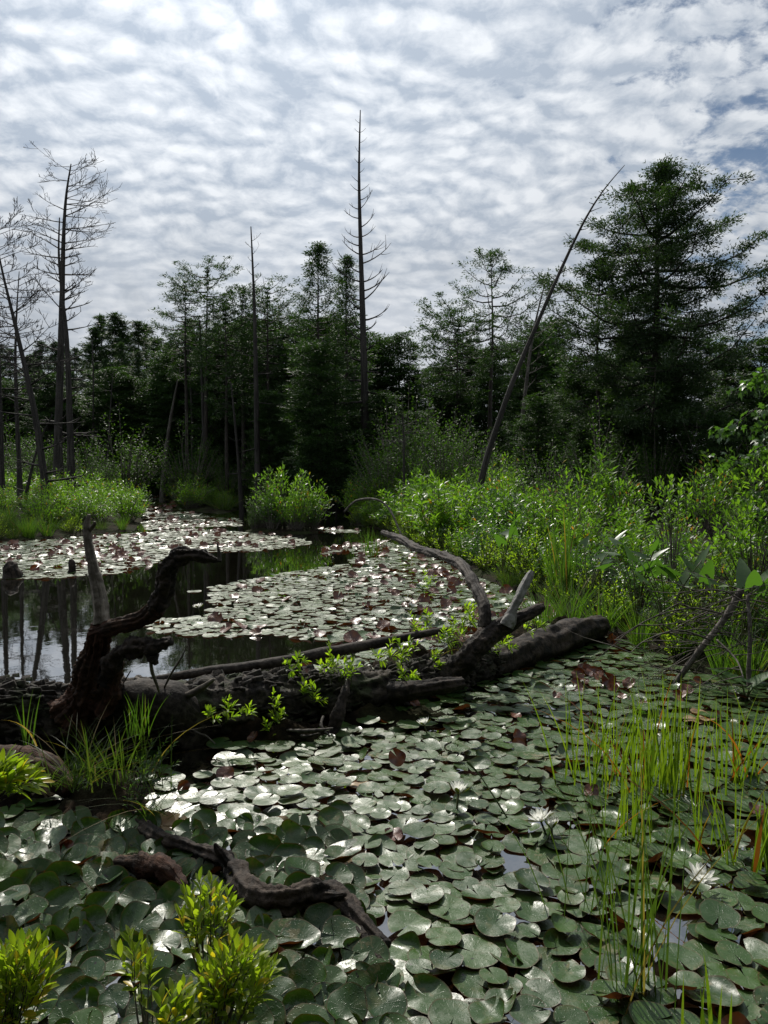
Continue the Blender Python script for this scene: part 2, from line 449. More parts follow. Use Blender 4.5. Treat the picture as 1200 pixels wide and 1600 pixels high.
# ---------------------------------------------------------------- terrain and water
def wpoly(px):
    return [tuple(G(*p)[:2]) for p in px]
right_bank = wpoly([(548, 819), (600, 828), (655, 858), (700, 880), (760, 905), (850, 940), (930, 975), (1000, 1005), (1080, 1045), (1200, 1065)]) + [(6.5, 5.0), (30, 4.5), (90, 30), (90, 140), (-4, 140)] + wpoly([(548, 786)])
left_bank = wpoly([(-260, 872), (-60, 858), (0, 848), (60, 843), (130, 834), (210, 829), (222, 812), (212, 795), (228, 781)]) + [(-19.5, 60), (-19.5, 140), (-110, 140), (-110, 15)]
back_shore = wpoly([(272, 777), (290, 797), (345, 803), (372, 797), (378, 788), (420, 792), (560, 792)]) + [(0, 140), (-18.0, 140), (-18.0, 60)]
island = [tuple((G(446, 830) + Vector((1.12 * math.cos(a), 0.9 * math.sin(a), 0)))[:2]) for a in np.linspace(0, 2 * math.pi, 14, endpoint=False)]
near_left = [(-3.5, 3.0), (-3.8, 5.2), (-5.2, 6.3), (-40, 8), (-40, -20), (-3.2, -20), (-3.2, 0)]
added_shore = [(-40, -1.3), (40, -1.3), (40, -28), (-40, -28)]  # unseen strip of shore, added to carry the sky-blocking cedars
LANDS = [near_left, added_shore, right_bank, left_bank, back_shore, island]

def sdist(PX, PY, poly):
    d = np.full(PX.shape, 1e9); inside = np.zeros(PX.shape, bool); n = len(poly)
    for i in range(n):
        ax, ay = poly[i]; bx, by = poly[(i + 1) % n]
        ex, ey = bx - ax, by - ay
        t = np.clip(((PX - ax) * ex + (PY - ay) * ey) / (ex * ex + ey * ey + 1e-12), 0, 1)
        d = np.minimum(d, np.hypot(PX - ax - t * ex, PY - ay - t * ey))
        c = (ay > PY) != (by > PY)
        xi = ax + (PY - ay) / (ey if abs(ey) > 1e-12 else 1e-12) * ex
        inside ^= c & (PX < xi)
    return np.where(inside, d, -d)
def land_d(x, y):
    x = np.atleast_1d(np.asarray(x, float)); y = np.atleast_1d(np.asarray(y, float))
    return np.max([sdist(x, y, p) for p in LANDS], axis=0)
def land_h(x, y):
    d = land_d(x, y)
    h = np.where(d > 0, np.minimum(0.02 + d * 0.12, 0.45 + 0.012 * np.maximum(d - 3, 0)), -0.25)
    return np.where(d < 0, np.maximum(d * 0.9 + 0.02, -0.4), np.minimum(h, d * 0.9 + 0.02))

def make_ground():
    ys = np.concatenate([np.linspace(-30, 1, 6), np.linspace(1.4, 14, 110), np.linspace(14.2, 30, 70), np.linspace(31, 75, 50), np.geomspace(78, 900, 14)])
    xs = np.concatenate([-np.geomspace(900, 16, 18), np.linspace(-15.5, 8, 180), np.linspace(8.5, 16, 14), np.geomspace(17, 900, 18)])
    XX, YY = np.meshgrid(xs, ys)
    H = land_h(XX.ravel(), YY.ravel())
    xf, yf = XX.ravel(), YY.ravel()
    rough = np.array([mnoise.noise(Vector((a * 2.1, b * 2.1, 0))) * 0.06 + mnoise.noise(Vector((a * 0.3, b * 0.3, 4))) * 0.05 for a, b in zip(xf, yf)])
    H = H + rough * np.where(H > 0.05, 1, 0.15) - np.where(H <= -0.2, 0.05, 0)
    far = np.hypot(xf, yf)
    H = H + np.where(far > 140, (far - 140) * 0.02, 0)
    V = np.stack([xf, yf, H], 1)
    ny, nx = XX.shape
    idx = np.arange(ny * nx).reshape(ny, nx)
    F = np.stack([idx[:-1, :-1], idx[:-1, 1:], idx[1:, 1:], idx[1:, :-1]], -1).reshape(-1, 4)
    m = MB(); m.batch(V, F, np.full(len(V), .5))
    tag(m.build('ground', 'bank_soil'), kind='structure')
make_ground()
def gz(x, y):
    return float(max(land_h(x, y)[0], 0.0))

m = MB()
m.poly([Vector((-110, -25, 0)), Vector((90, -25, 0)), Vector((90, 140, 0)), Vector((-110, 140, 0))], [(0, 1, 2, 3)])
tag(m.build('water', 'pond_water'), kind='structure')
# ---------------------------------------------------------------- trees
def conifer(seed, H, h0, R, shape, nb, clump=0.35, leaf=0.14, width=0.045, per=34, slope=0.15, tip=0.3, gap=0.0, r0=None, wig=0.15, flat=0.35, bend=0.0, inner=0.3, dens=2.8):
    r = random.Random(seed); q = np.random.default_rng(seed)
    trunk = MB(); crown = MB()
    r0 = r0 or H * 0.012
    tp = [Vector((wig * mnoise.noise(Vector((seed, t * 2.2, 0))) * t + bend * t * t, wig * mnoise.noise(Vector((seed, t * 2.2, 9))) * t, H * t)) for t in np.linspace(0, 1, 14)]
    tr = [max(r0 * (1 - t) ** 0.8, 0.012) * (1 + 0.5 * max(0, 0.06 - t) / 0.06) for t in np.linspace(0, 1, 14)]
    trunk.tube(tp, tr, 8, lump=0.06)
    def at(t):
        i = min(int(t * 13), 12); f = t * 13 - i
        return tp[i].lerp(tp[i + 1], f)
    C = []; D = []; S = []
    az = r.random() * 6
    for i in range(nb):
        t = (i + r.random()) / nb
        if r.random() < gap: continue
        z = h0 + (H - h0) * t
        az += 2.4 + r.uniform(-.5, .5)
        L = R * shape(t) * r.uniform(.6, 1.15)
        if L < 0.08: L = 0.08
        b = at(z / H)
        o = Vector((math.cos(az), math.sin(az), 0))
        sl = slope * (0.5 + t) * r.uniform(.6, 1.3)
        pts = []
        for s in np.linspace(0, 1, 5):
            p = b + o * (L * s) + Vector((0, 0, L * (sl * s + tip * s * s - 0.25 * (1 - t) * math.sin(s * 3))))
            p += Vector((r.uniform(-1, 1), r.uniform(-1, 1), r.uniform(-1, 1))) * L * 0.04 * s
            pts.append(p)
        rb = max(min(r0 * 0.28, L * 0.022), 0.008)
        trunk.tube(pts, [rb, rb * .8, rb * .6, rb * .4, rb * .2], 4, cap=False)
        k = max(3, int(L / clump * dens))
        for j in range(k):
            s = inner + (1 - inner) * (j + r.random()) / k
            i0 = min(int(s * 4), 3); c = pts[i0].lerp(pts[i0 + 1], s * 4 - i0)
            lat = L * 0.42 * (1 - s * 0.75) + clump * 0.3
            sd = Vector((-o.y, o.x, 0)) * r.uniform(-1, 1) * lat
            c2 = c + sd + Vector((0, 0, r.uniform(-.1, .2) * clump)) + o * abs(sd.length) * 0.3
            if sd.length > 0.25 * clump and r.random() < 0.5:
                trunk.tube([c, c2], [rb * .3, rb * .12], 3, cap=False)
            C.append(c2); D.append((o + sd * (0.8 / max(lat, .01))).normalized()); S.append(r.uniform(.6, 1.15))
    top = tp[-1]
    for j in range(5):
        C.append(top - Vector((0, 0, j * clump * .45))); D.append(Vector((0, 0, 1))); S.append(.45)
    C = np.array([tuple(c) for c in C]); D = np.array([tuple(c) for c in D]); S = np.array(S)
    n = len(C)
    Cr = np.repeat(C, per, 0); Dr = np.repeat(D, per, 0); Sr = np.repeat(S, per)[:, None]
    off = q.normal(size=(n * per, 3)) * clump * 0.29 * np.array([1, 1, flat * 1.3]) * Sr
    pos = Cr + off
    dd = Dr * .7 + unit(off) * .7 + q.normal(size=(n * per, 3)) * .45 + np.array([0, 0, .12])
    nn = np.array([0, 0, 1.0]) + q.normal(size=(n * per, 3)) * .55
    Ls = leaf * q.uniform(.6, 1.25, n * per)
    tone = np.clip(np.repeat(q.uniform(0, 1, n), per) * .6 + q.uniform(0, .4, n * per), 0, 1)
    V, F, T = leaves(pos, dd, nn, Ls, width * q.uniform(.7, 1.3, n * per), tone, tri=True)
    crown.batch(V, F, T)
    return trunk, crown

cone = lambda t: (1 - t) ** 0.8
def cedar_shape(t): return 0.35 + 0.75 * math.sin(min(t * 1.5 + .25, 1.57 + t)) * (1 - t) ** 0.65
def flat_shape(t): return 0.25 + 0.8 * math.exp(-((t - .72) / .22) ** 2) if t < .95 else .35
def pine_shape(t): return (1 - t) ** 0.6 * (0.75 + 0.25 * math.sin(t * 40))
def col_shape(t): return 0.5 + 0.5 * (1 - t) ** .8

VAR = {}
def variant(name, mat='cedar_needles', **kw):
    tr, cr = conifer(**kw)
    VAR[name] = (tr.mesh('trunk', 'tree_bark'), cr.mesh('crown', mat, smooth=False), kw['H'])

# fillers: full to the ground cedars, mid and far pines
for i in range(4):
    variant('cedar%d' % i, seed=10 + i, H=10, h0=0.7, R=1.9, shape=cedar_shape, nb=100, clump=.55, leaf=.15, width=.060, per=64, slope=.2, tip=.15, inner=.12)
for i in range(3):
    variant('pine%d' % i, 'pine_needles', seed=30 + i, H=13, h0=1.0, R=2.5, shape=pine_shape, nb=64, clump=.55, leaf=.19, width=.060, per=64, slope=.1, tip=.1, inner=.15, gap=.05)
for i in range(2):
    variant('slim%d' % i, seed=40 + i, H=13, h0=5.5, R=1.5, shape=flat_shape, nb=44, clump=.42, leaf=.17, width=.075, per=32, slope=.2, tip=.2, gap=.15, inner=.35, bend=.3)

def tree_at(var, x, y, H, rz, label, group=None, name='evergreen_tree', wide=1.0, tilt=0.0):
    tm, cm, h = VAR[var]
    s = H / h
    t = thing(name, label, 'tree', (x, y, gz(x, y) - 0.05), rz, group, (s * wide, s * wide, s))
    t.rotation_euler = (0, tilt, rz)
    put(tm, 'trunk', t); put(cm, 'crown', t)
    return t

def tree_px(var, px, toppy, y, rz, label, group=None, name='evergreen_tree', wide=1.0):
    top = P(px, toppy, y)
    return tree_at(var, top.x, y, top.z - gz(top.x, y), rz, label, group, name, wide)

# single trees that stand out against the sky -------------------------------------------------
def special(name, label, px, toppy, y, mat='cedar_needles', **kw):
    top = P(px, toppy, y); z0 = gz(top.x, y) - .05
    tr, cr = conifer(H=top.z - z0, **kw)
    t = thing(name, label, 'tree', (top.x, y, z0))
    tr.build('trunk', 'tree_bark', t); cr.build('crown', mat, t, smooth=False)
    return t

def big_shape(t):
    return float(np.interp(t, [0, .3, .55, .7, .78, .86, .93, 1], [.9, .92, .88, .78, .50, .34, .20, .08])) * (0.8 + .35 * math.sin(t * 37))
special('cedar_tree', 'tall broad dark cedar with ragged layered limbs towering over the right bank', 1030, 262, 21.0, mat='pine_needles', seed=102, h0=2.8, R=3.3, shape=big_shape, nb=105, clump=.46, leaf=.085, width=.034, per=125, slope=.13, tip=.10, inner=.12, gap=.05, r0=.17, wig=.5, flat=.42, dens=2.9)
special('cedar_tree', 'narrow cedar with thin open crown just left of the tall broad cedar', 937, 408, 22.5, seed=63, h0=4.0, R=1.9, shape=cone, nb=46, clump=.38, leaf=.11, width=.045, per=51, slope=.2, tip=.3, gap=.2, inner=.35, dens=1.5)
special('cedar_tree', 'slender cedar with sparse separate tiers of foliage right of centre', 768, 400, 34.0, seed=64, h0=6.6, R=2.6, shape=lambda t: (1 - t) ** .7 + .12, nb=38, clump=.50, leaf=.11, width=.045, per=54, slope=.3, tip=.3, gap=.15, inner=.6, dens=1.3)
special('cedar_tree', 'pointed conical cedar left of the tallest dead snag', 497, 385, 33.0, seed=65, h0=1.5, R=2.1, shape=lambda t: (1 - t) ** .62 * 1.0 + .03, nb=110, clump=.45, leaf=.11, width=.045, per=57, slope=.2, tip=.35, inner=.3, dens=1.5)
special('cedar_tree', 'narrow pointed cedar directly behind the tallest dead snag', 541, 404, 35.0, seed=66, h0=1.5, R=1.7, shape=lambda t: (1 - t) ** .7 + .03, nb=100, clump=.45, leaf=.11, width=.045, per=57, slope=.2, tip=.35, inner=.3, dens=1.5)
special('cedar_tree', 'slim tree with flat tufted top leaning slightly right on the far shore', 318, 420, 38.0, seed=67, h0=6.8, R=1.75, shape=lambda t: .4 + .9 * t if t < .9 else .8, nb=42, clump=.42, leaf=.11, width=.045, per=54, slope=.15, tip=.3, gap=.25, bend=.2, inner=.4, dens=1.5)
special('cedar_tree', 'slim tree with shaggy dark crown left of the flat topped one', 289, 442, 39.0, seed=68, h0=6.2, R=1.6, shape=lambda t: .5 + .6 * math.sin(t * 3), nb=42, clump=.45, leaf=.11, width=.045, per=61, slope=.1, tip=.1, gap=.12, inner=.3, dens=1.5)
for k, (px, top, Y, R, lab) in enumerate([
        (352, 478, 36, 1.5, 'thin crowned cedar between the flat topped tree and the dead snag left of centre'),
        (378, 458, 38, 1.7, 'cedar with two loose tufts crowding the snag left of centre'),
        (418, 452, 37, 1.6, 'loose topped cedar on the right of the snag left of centre'),
        (436, 480, 40, 1.7, 'shorter bushy cedar between the snag and the conical cedar'),
        (716, 502, 33, 2.2, 'broad bushy topped cedar left of the sparse tiered cedar')]):
    special('cedar_tree', lab, px, top, Y, seed=170 + k, h0=4.0, R=R, shape=lambda t: .45 + .6 * math.sin(t * 2.8), nb=60, clump=.45, leaf=.11, width=.045, per=57, slope=.2, tip=.3, gap=.15, inner=.3, dens=1.5)

# the mass of the forest ----------------------------------------------------------------------
def skyline(px):
    xs = [-400, 0, 60, 120, 175, 235, 265, 300, 340, 400, 450, 520, 580, 620, 640, 665, 695, 715, 745, 800, 850, 880, 935, 1000, 1100, 1190, 1400]
    ys = [530, 540, 534, 532, 492, 512, 540, 500, 495, 490, 500, 470, 500, 516, 532, 556, 548, 520, 545, 535, 500, 505, 500, 470, 490, 492, 470]
    return float(np.interp(px, xs, ys))
where = lambda px: ('out beyond the left edge' if px < 0 else 'out beyond the right edge' if px > 1200 else 'behind the leaning dead trees at the left' if px < 130 else 'right of the two tall bare trees' if px < 270 else 'behind the slim flat topped trees' if px < 400 else 'left of the tallest snag' if px < 570
                    else 'right of the tallest snag' if px < 720 else 'behind the long leaning snag' if px < 900 else 'around the tall broad cedar')
k = 0
for px in np.arange(-330, 300, 16):            # far pines at the left
    k += 1
    tree_px('pine%d' % (k % 3), px + rng.uniform(-9, 9), skyline(px) + rng.uniform(-6, 24), rng.uniform(56, 66), rng.uniform(0, 6), 'far dark pine in the treeline ' + where(px), 'far treeline pines', 'pine_tree', wide=1.3)
for px in np.arange(-300, 560, 26):            # second row of far pines, lower and behind gaps
    k += 1
    tree_px('pine%d' % (k % 3), px + rng.uniform(-9, 9), skyline(px) + rng.uniform(24, 70), rng.uniform(50, 55), rng.uniform(0, 6), 'shorter dark far pine ' + where(px), 'far treeline pines', 'pine_tree')
for px in np.arange(270, 900, 30):             # middle cedars
    k += 1
    tree_px('cedar%d' % (k % 4), px + rng.uniform(-10, 10), skyline(px) + rng.uniform(0, 30), rng.uniform(40, 46), rng.uniform(0, 6), 'dense dark far shore cedar ' + where(px), 'cedars of the far shore wood', wide=1.3)
for px in np.arange(-60, 560, 34):             # shorter trees closing the gaps between the trunks
    k += 1
    tree_px('cedar%d' % (k % 4), px + rng.uniform(-12, 12), 590 + rng.uniform(-30, 45), rng.uniform(44, 48), rng.uniform(0, 6), 'short dense cedar between the far trunks ' + where(px), 'short cedars between the far trunks', wide=1.7)
for px in np.arange(420, 1000, 44):            # front row of middle cedars, shorter
    k += 1
    tree_px('cedar%d' % (k % 4), px + rng.uniform(-14, 14), skyline(px) + rng.uniform(60, 130), rng.uniform(29, 35), rng.uniform(0, 6), 'lower full cedar fronting the wood ' + where(px), 'cedars at the front of the wood', wide=1.35)
for px in np.arange(840, 1560, 52):            # right wood, nearer
    k += 1
    tree_px('cedar%d' % (k % 4), px + rng.uniform(-14, 14), skyline(px) + rng.uniform(20, 60), rng.uniform(24, 30), rng.uniform(0, 6), 'dense dark cedar in the right hand wood ' + where(px), 'cedars of the right hand wood', wide=1.35)
for px in np.arange(850, 1500, 66):
    k += 1
    tree_px('cedar%d' % (k % 4), px + rng.uniform(-16, 16), 620 + rng.uniform(-20, 50), rng.uniform(17.5, 21), rng.uniform(0, 6), 'young full cedar edging the right hand wood ' + where(px), 'young cedars at the edge of the right hand wood', wide=1.5)

# unseen cedars added behind the viewpoint: they close off the sky the near things would otherwise mirror
for i, (x, y, H) in enumerate([(-9, -3.5, 11), (-6.2, -5, 13), (-3.6, -4, 10), (-1.6, -6, 13), (1.0, -4.4, 11), (3.2, -5.6, 13), (5.6, -4, 11), (8.4, -5, 12), (-7.5, -8, 14), (-2.5, -9, 14), (2, -9, 15), (6.5, -8.5, 14), (-12, -1, 12), (11, -1.5, 12), (10.5, 2.5, 10)]):
    tree_at('cedar%d' % (i % 4), x, y, H, i * 1.3, 'unseen cedar added behind the viewpoint to block the sky', 'unseen cedars added behind the viewpoint', wide=1.3)

# broad-leaved understory --------------------------------------------------------------------
def bush_mesh(seed, H, R, nstem, nleaf, leaf, up=0.6, wl=0.42, kind='round', droop=0.05, twig=.006):
    q = np.random.default_rng(seed); r = random.Random(seed)
    st = MB(); lf = MB(); C = []; D = []
    for i in range(nstem):
        az = r.uniform(0, 6.283); rad = R * math.sqrt(r.random()) * .98
        hh = H * (1 - 0.45 * (rad / R) ** 2) * r.uniform(.45, 1.12)
        a = Vector((math.cos(az) * rad * .25, math.sin(az) * rad * .25, 0)); b = Vector((math.cos(az) * rad, math.sin(az) * rad, hh))
        mid = a.lerp(b, .5) + Vector((0, 0, hh * .12)) + Vector((r.uniform(-1, 1), r.uniform(-1, 1), 0)) * R * .08
        p, w = smooth_path([a, mid, b], [twig * 1.6, twig, twig * .4], 4)
        st.tube(p, w, 4, cap=False)
        for j in range(nleaf):
            s = .25 + .75 * (j + r.random()) / nleaf
            c = a.lerp(mid, s * 2) if s < .5 else mid.lerp(b, s * 2 - 1)
            # leaves sit on the stem in a loose spiral, some on side twigs
            az2 = j * 2.4 + i
            o = Vector((math.cos(az2), math.sin(az2), 0))
            sp = 0.0 if kind == 'stem' else r.random() ** .6 * R * .32 * (1.2 - s)
            C.append(c + o * sp + Vector((0, 0, sp * .4))); D.append(o * (1 - up) + (b - mid).normalized() * up)
    C = np.array([tuple(c) for c in C]); D = np.array([tuple(c) for c in D]); n = len(C)
    D = D + q.normal(size=(n, 3)) * .22
    nn = np.array([0, 0, 1.]) + q.normal(size=(n, 3)) * .35
    Ls = leaf * q.uniform(.6, 1.2, n)
    V, F, T = leaves(C, D, nn, Ls, Ls * wl, q.uniform(0, 1, n), droop=droop)
    lf.batch(V, F, T)
    return st, lf
BV = {}
def bvar(name, leafmat, stemmat='twig_wood', **kw):
    s, l = bush_mesh(**kw)
    BV[name] = (s.mesh('stems', stemmat), l.mesh('foliage', leafmat), kw['H'])
for i in range(3):
    bvar('under%d' % i, 'understory_leaves', seed=200 + i, H=3.0, R=1.3, nstem=60, nleaf=50, leaf=.095, up=.35, wl=.5, twig=.012)
for i in range(3):
    bvar('edge%d' % i, 'bright_leaves', seed=210 + i, H=1.2, R=.75, nstem=44, nleaf=26, leaf=.095, up=.55, wl=.36)
for i in range(4):
    bvar('lush%d' % i, 'bright_leaves', 'green_stem', seed=220 + i, H=1.1, R=.45, nstem=17, nleaf=24, leaf=.15, up=.5, wl=.25, kind='stem', droop=.12)
for i in range(3):
    bvar('gloss%d' % i, 'glossy_leaves', seed=230 + i, H=1.0, R=.45, nstem=18, nleaf=22, leaf=.10, up=.4, wl=.45)
for i in range(2):
    bvar('low%d' % i, 'sprout_leaves', 'green_stem', seed=240 + i, H=.4, R=.28, nstem=20, nleaf=16, leaf=.04, up=.6, wl=.38, kind='stem')

def bush_at(var, x, y, H, rz, name, label, cat, group=None, wide=1.0, z=None):
    sm, lm, h = BV[var]; s = H / h
    t = thing(name, label, cat, (x, y, (gz(x, y) if z is None else z) - .02), rz, group, (s * wide, s * wide, s))
    put(sm, 'stems', t); put(lm, 'foliage', t)
    return t
k = 0
for px in np.arange(-260, 700, 33):
    for row in (0, 1):
        k += 1
        Y = rng.uniform(44, 50) if row else rng.uniform(36, 42)
        if px < 230 and not row: Y = rng.uniform(33, 44)
        x = (px + rng.uniform(-12, 12) - 600) / 1200 * Y
        if land_d(x, Y)[0] < .3: continue
        bush_at('under%d' % (k % 3), x, Y, rng.uniform(2.2, 4.6), rng.uniform(0, 6), 'understory_bush', 'mid green leafy bush under the wood ' + where(px), 'bush', 'understory bushes below the wood')
for px in np.arange(600, 1500, 84):
    k += 1
    Y = rng.uniform(16, 20) if px > 760 else rng.uniform(21, 27)
    x = (px - 600) / 1200 * Y
    bush_at('under%d' % (k % 3), x, Y, rng.uniform(1.8, 2.8), rng.uniform(0, 6), 'understory_bush', 'mid green leafy bush under the wood ' + where(px), 'bush', 'understory bushes below the wood')

# dead trees ----------------------------------------------------------------------------------
def twiggy(mb, p0, d, L, r, rg, depth, up=.25, n=6, curl=.38, spread=.9, minr=.004):
    d = d.normalized(); pts = [p0]; seg = 5
    perp = d.cross(Vector((0, 0, 1)));
    if perp.length < .1: perp = Vector((1, 0, 0))
    for i in range(seg):
        d = (d + Vector((0, 0, up / seg)) + Vector((rg.uniform(-1, 1), rg.uniform(-1, 1), rg.uniform(-1, 1))) * curl / seg).normalized()
        pts.append(pts[-1] + d * L / seg)
    mb.tube(pts, [max(r * (1 - .8 * i / seg), minr) for i in range(seg + 1)], 4, cap=False)
    if depth > 0:
        for k in range(n):
            s = rg.uniform(.25, 1.0); i = min(int(s * seg), seg - 1)
            p = pts[i].lerp(pts[i + 1], s * seg - i)
            dd = (pts[i + 1] - pts[i]).normalized()
            side = Vector((rg.uniform(-1, 1), rg.uniform(-1, 1), rg.uniform(-.5, .9)))
            twiggy(mb, p, dd + side.normalized() * spread, L * rg.uniform(.22, .48), r * .45, rg, depth - 1, up, max(n - 2, 3), curl, spread, minr)

def dead_tree(name, label, path, Y, r0, r1, branches, seed, mat='dead_bark', extra=None, group=None, lump=.08):
    """path: photo points from base to tip, all at distance Y; branches: (fraction, length, direction px-ish, up, depth, n)"""
    rg = random.Random(seed)
    base = P(*path[0], Y); base.z = gz(base.x, Y) - .1
    t = thing(name, label, 'dead tree', base, group=group)
    pts = [Vector((0, 0, 0))] + [P(a, b, Y) - base for a, b in path[1:]]
    n = len(pts); rad = [r0 * (1 - i / (n - 1)) + r1 * (i / (n - 1)) for i in range(n)]; rad[0] *= 1.35
    sp, sr = smooth_path(pts, rad, 7)
    m = MB(); m.tube(sp, sr, 8, lump=lump, lfreq=2.5); m.build('trunk', mat, t)
    for (f, L, dx, dz, up, depth, nn) in branches:
        i = min(int(f * (len(sp) - 1)), len(sp) - 2)
        d = Vector((dx, rg.uniform(-.7, .7), dz))
        b = MB(); twiggy(b, sp[i], d, L, max(sr[i] * .35, .012), rg, depth, up, nn, minr=.006)
        b.build('branch', mat, t)
    if extra:
        for (path2, ra, rb) in extra:
            pp = [P(a, b, Y) - base for a, b in path2]
            s2, r2 = smooth_path(pp, [ra + (rb - ra) * i / (len(pp) - 1) for i in range(len(pp))], 6)
            m = MB(); m.tube(s2, r2, 7, lump=lump); m.build('branch', mat, t)
    return t

rg = random.Random(5)
A = []
for i in range(46):
    f = .50 + .49 * (i + rg.random()) / 46
    s = rg.choice([-1, 1, 1])
    A.append((f, rg.uniform(.6, 1.5) * (1.25 - .35 * abs(f - .75) * 4), s, rg.uniform(-.1, .5), rg.uniform(.0, .3), 2, 5))
for i in range(9):
    A.append((rg.uniform(.12, .5), rg.uniform(.6, 1.4), rg.choice([-1, 1]), rg.uniform(-.3, .4), .3, 1, 4))
dead_tree('dead_tree', 'tall bare dead tree with fine twiggy crown at the left, the higher of the pair', [(92, 800), (91, 690), (94, 580), (97, 470), (99, 380), (103, 310), (111, 256)], 30, .20, .02, A, 11)
B = [(.55 + .43 * (i + rg.random()) / 12, rg.uniform(.6, 1.5), rg.choice([-.6, 1]), rg.uniform(.1, .8), .5, 2, 5) for i in range(12)] + [(rg.uniform(.1, .5), rg.uniform(.5, 1.2), 1, .1, .1, 1, 4) for i in range(5)]
dead_tree('dead_tree', 'bare dead trunk close beside the higher twiggy tree, joining it halfway up', [(113, 806), (111, 720), (108, 620), (104, 530), (98, 470), (92, 400), (93, 340)], 28.5, .16, .02, B, 12)
Cc = [(.42 + .57 * (i + rg.random()) / 30, rg.uniform(.6, 1.5), rg.choice([-1, 1]), rg.uniform(-.1, .7), rg.uniform(.1, .4), 2, 6) for i in range(30)] + [(rg.uniform(.15, .4), rg.uniform(.6, 1.5), rg.choice([-1, 1]), .1, .1, 1, 4) for i in range(7)]
dead_tree('dead_tree', 'bare dead tree leaning left with a bent lower trunk at the left edge', [(75, 822), (68, 740), (55, 650), (38, 570), (22, 500), (5, 430), (-12, 350)], 22.5, .13, .015, Cc, 13)
Dd = [(.4 + .59 * (i + rg.random()) / 26, rg.uniform(.5, 1.2), rg.choice([-1, 1]), rg.uniform(-.1, .7), rg.uniform(.1, .4), 2, 5) for i in range(26)]
dead_tree('dead_tree', 'thin bare dead tree between the left edge and the leaning one', [(32, 806), (30, 730), (26, 640), (24, 560), (26, 490), (30, 424)], 26, .10, .012, Dd, 14)
dead_tree('dead_tree', 'dark bare trunk cut by the left edge of the photo', [(3, 830), (2, 740), (0, 640), (-4, 520), (-10, 400), (-14, 340)], 24, .12, .02, [(.4 + .55 * (i + rg.random()) / 22, rg.uniform(.8, 1.6), 1 if i % 3 else -1, rg.uniform(-.2, .5), .3, 2, 6) for i in range(22)], 15)
dead_tree('dead_tree', 'thin crooked dead sapling leaning between the left trunks', [(36, 812), (48, 740), (62, 690), (82, 648)], 25, .06, .02, [(rg.uniform(.2, .9), rg.uniform(.5, 1), rg.choice([-1, 1]), .3, .2, 1, 4) for i in range(6)], 16)
dead_tree('dead_tree', 'slim bare snag with a broken top left of centre', [(405, 792), (402, 700), (400, 600), (398, 500), (395, 420), (392, 354)], 33, .15, .02,
          [(.70 + .25 * (i / 9), rg.uniform(.25, .6), (-1) ** i, .5, .6, 1, 2) for i in range(9)] + [(.15 + .5 * i / 10, rg.uniform(.3, .9), (-1) ** i, rg.uniform(-.3, .3), .1, 1, 2) for i in range(10)], 17)
E = []
for i in range(34):
    f = .40 + .58 * i / 34
    Lb = 1.5 * max(.12, 1 - (abs(f - .56) / .32) ** 1.2) if f < .85 else .25
    E.append((f, Lb * rg.uniform(.6, 1.1) + .1, (-1) ** i * rg.uniform(.6, 1), rg.uniform(-.1, .3), .9, 1 if Lb > .5 else 0, 3))
E += [(.1 + .3 * i / 12, rg.uniform(.3, 1.1), (-1) ** i, rg.uniform(-.3, .2), .2, 1, 3) for i in range(12)]
dead_tree('dead_tree', 'tallest dead snag, straight and spiky with upturned branch stubs, in the middle', [(572, 796), (571, 690), (569, 580), (566, 470), (563, 370), (561, 270), (563, 172)], 32, .21, .018, E, 18)
dead_tree('dead_tree', 'long dead snag leaning right and curving to a thin tip above the right bank', [(735, 815), (755, 738), (776, 668), (800, 600), (829, 530), (861, 456), (890, 392), (917, 338), (944, 296), (976, 258)], 17, .080, .006,
          [(.42 + .5 * i / 16, rg.uniform(.08, .28), (-1) ** i, .3, .2, 0, 0) for i in range(16)], 19)
for px, Y, H in [(112, 45, 3.6), (150, 44, 4.4), (190, 46, 5.2), (232, 43, 5.5), (262, 47, 6), (300, 44, 5), (452, 30, 5), (548, 27, 3.2), (605, 26, 3.6), (640, 27, 4.4), (672, 26, 3.6), (700, 24, 3.2), (735, 23, 3.0)]:
    x = (px - 600) / 1200 * Y
    if land_d(x, Y)[0] > .3:
        bush_at('under%d' % (px % 3), x, Y, H, px * .7, 'leafy_sapling', 'mid green leafy sapling against the dark wood ' + where(px), 'tree', 'leafy saplings before the wood', wide=.85)
dead_tree('dead_tree', 'pale grey snag with wispy top just behind the long leaning snag', [(806, 800), (812, 700), (820, 620), (830, 540), (842, 480), (856, 428)], 27, .10, .012,
          [(.45 + .54 * i / 24, rg.uniform(.3, .9), (-1) ** i, rg.uniform(.2, .7), .4, 2, 4) for i in range(24)], 20, mat='grey_wood')
dead_tree('dead_tree', 'pale leaning pole in front of the far channel trees', [(254, 770), (258, 720), (266, 660), (274, 615), (283, 570)], 42, .17, .03, [(.5, .5, 1, .3, .2, 1, 2)], 21, mat='grey_wood')
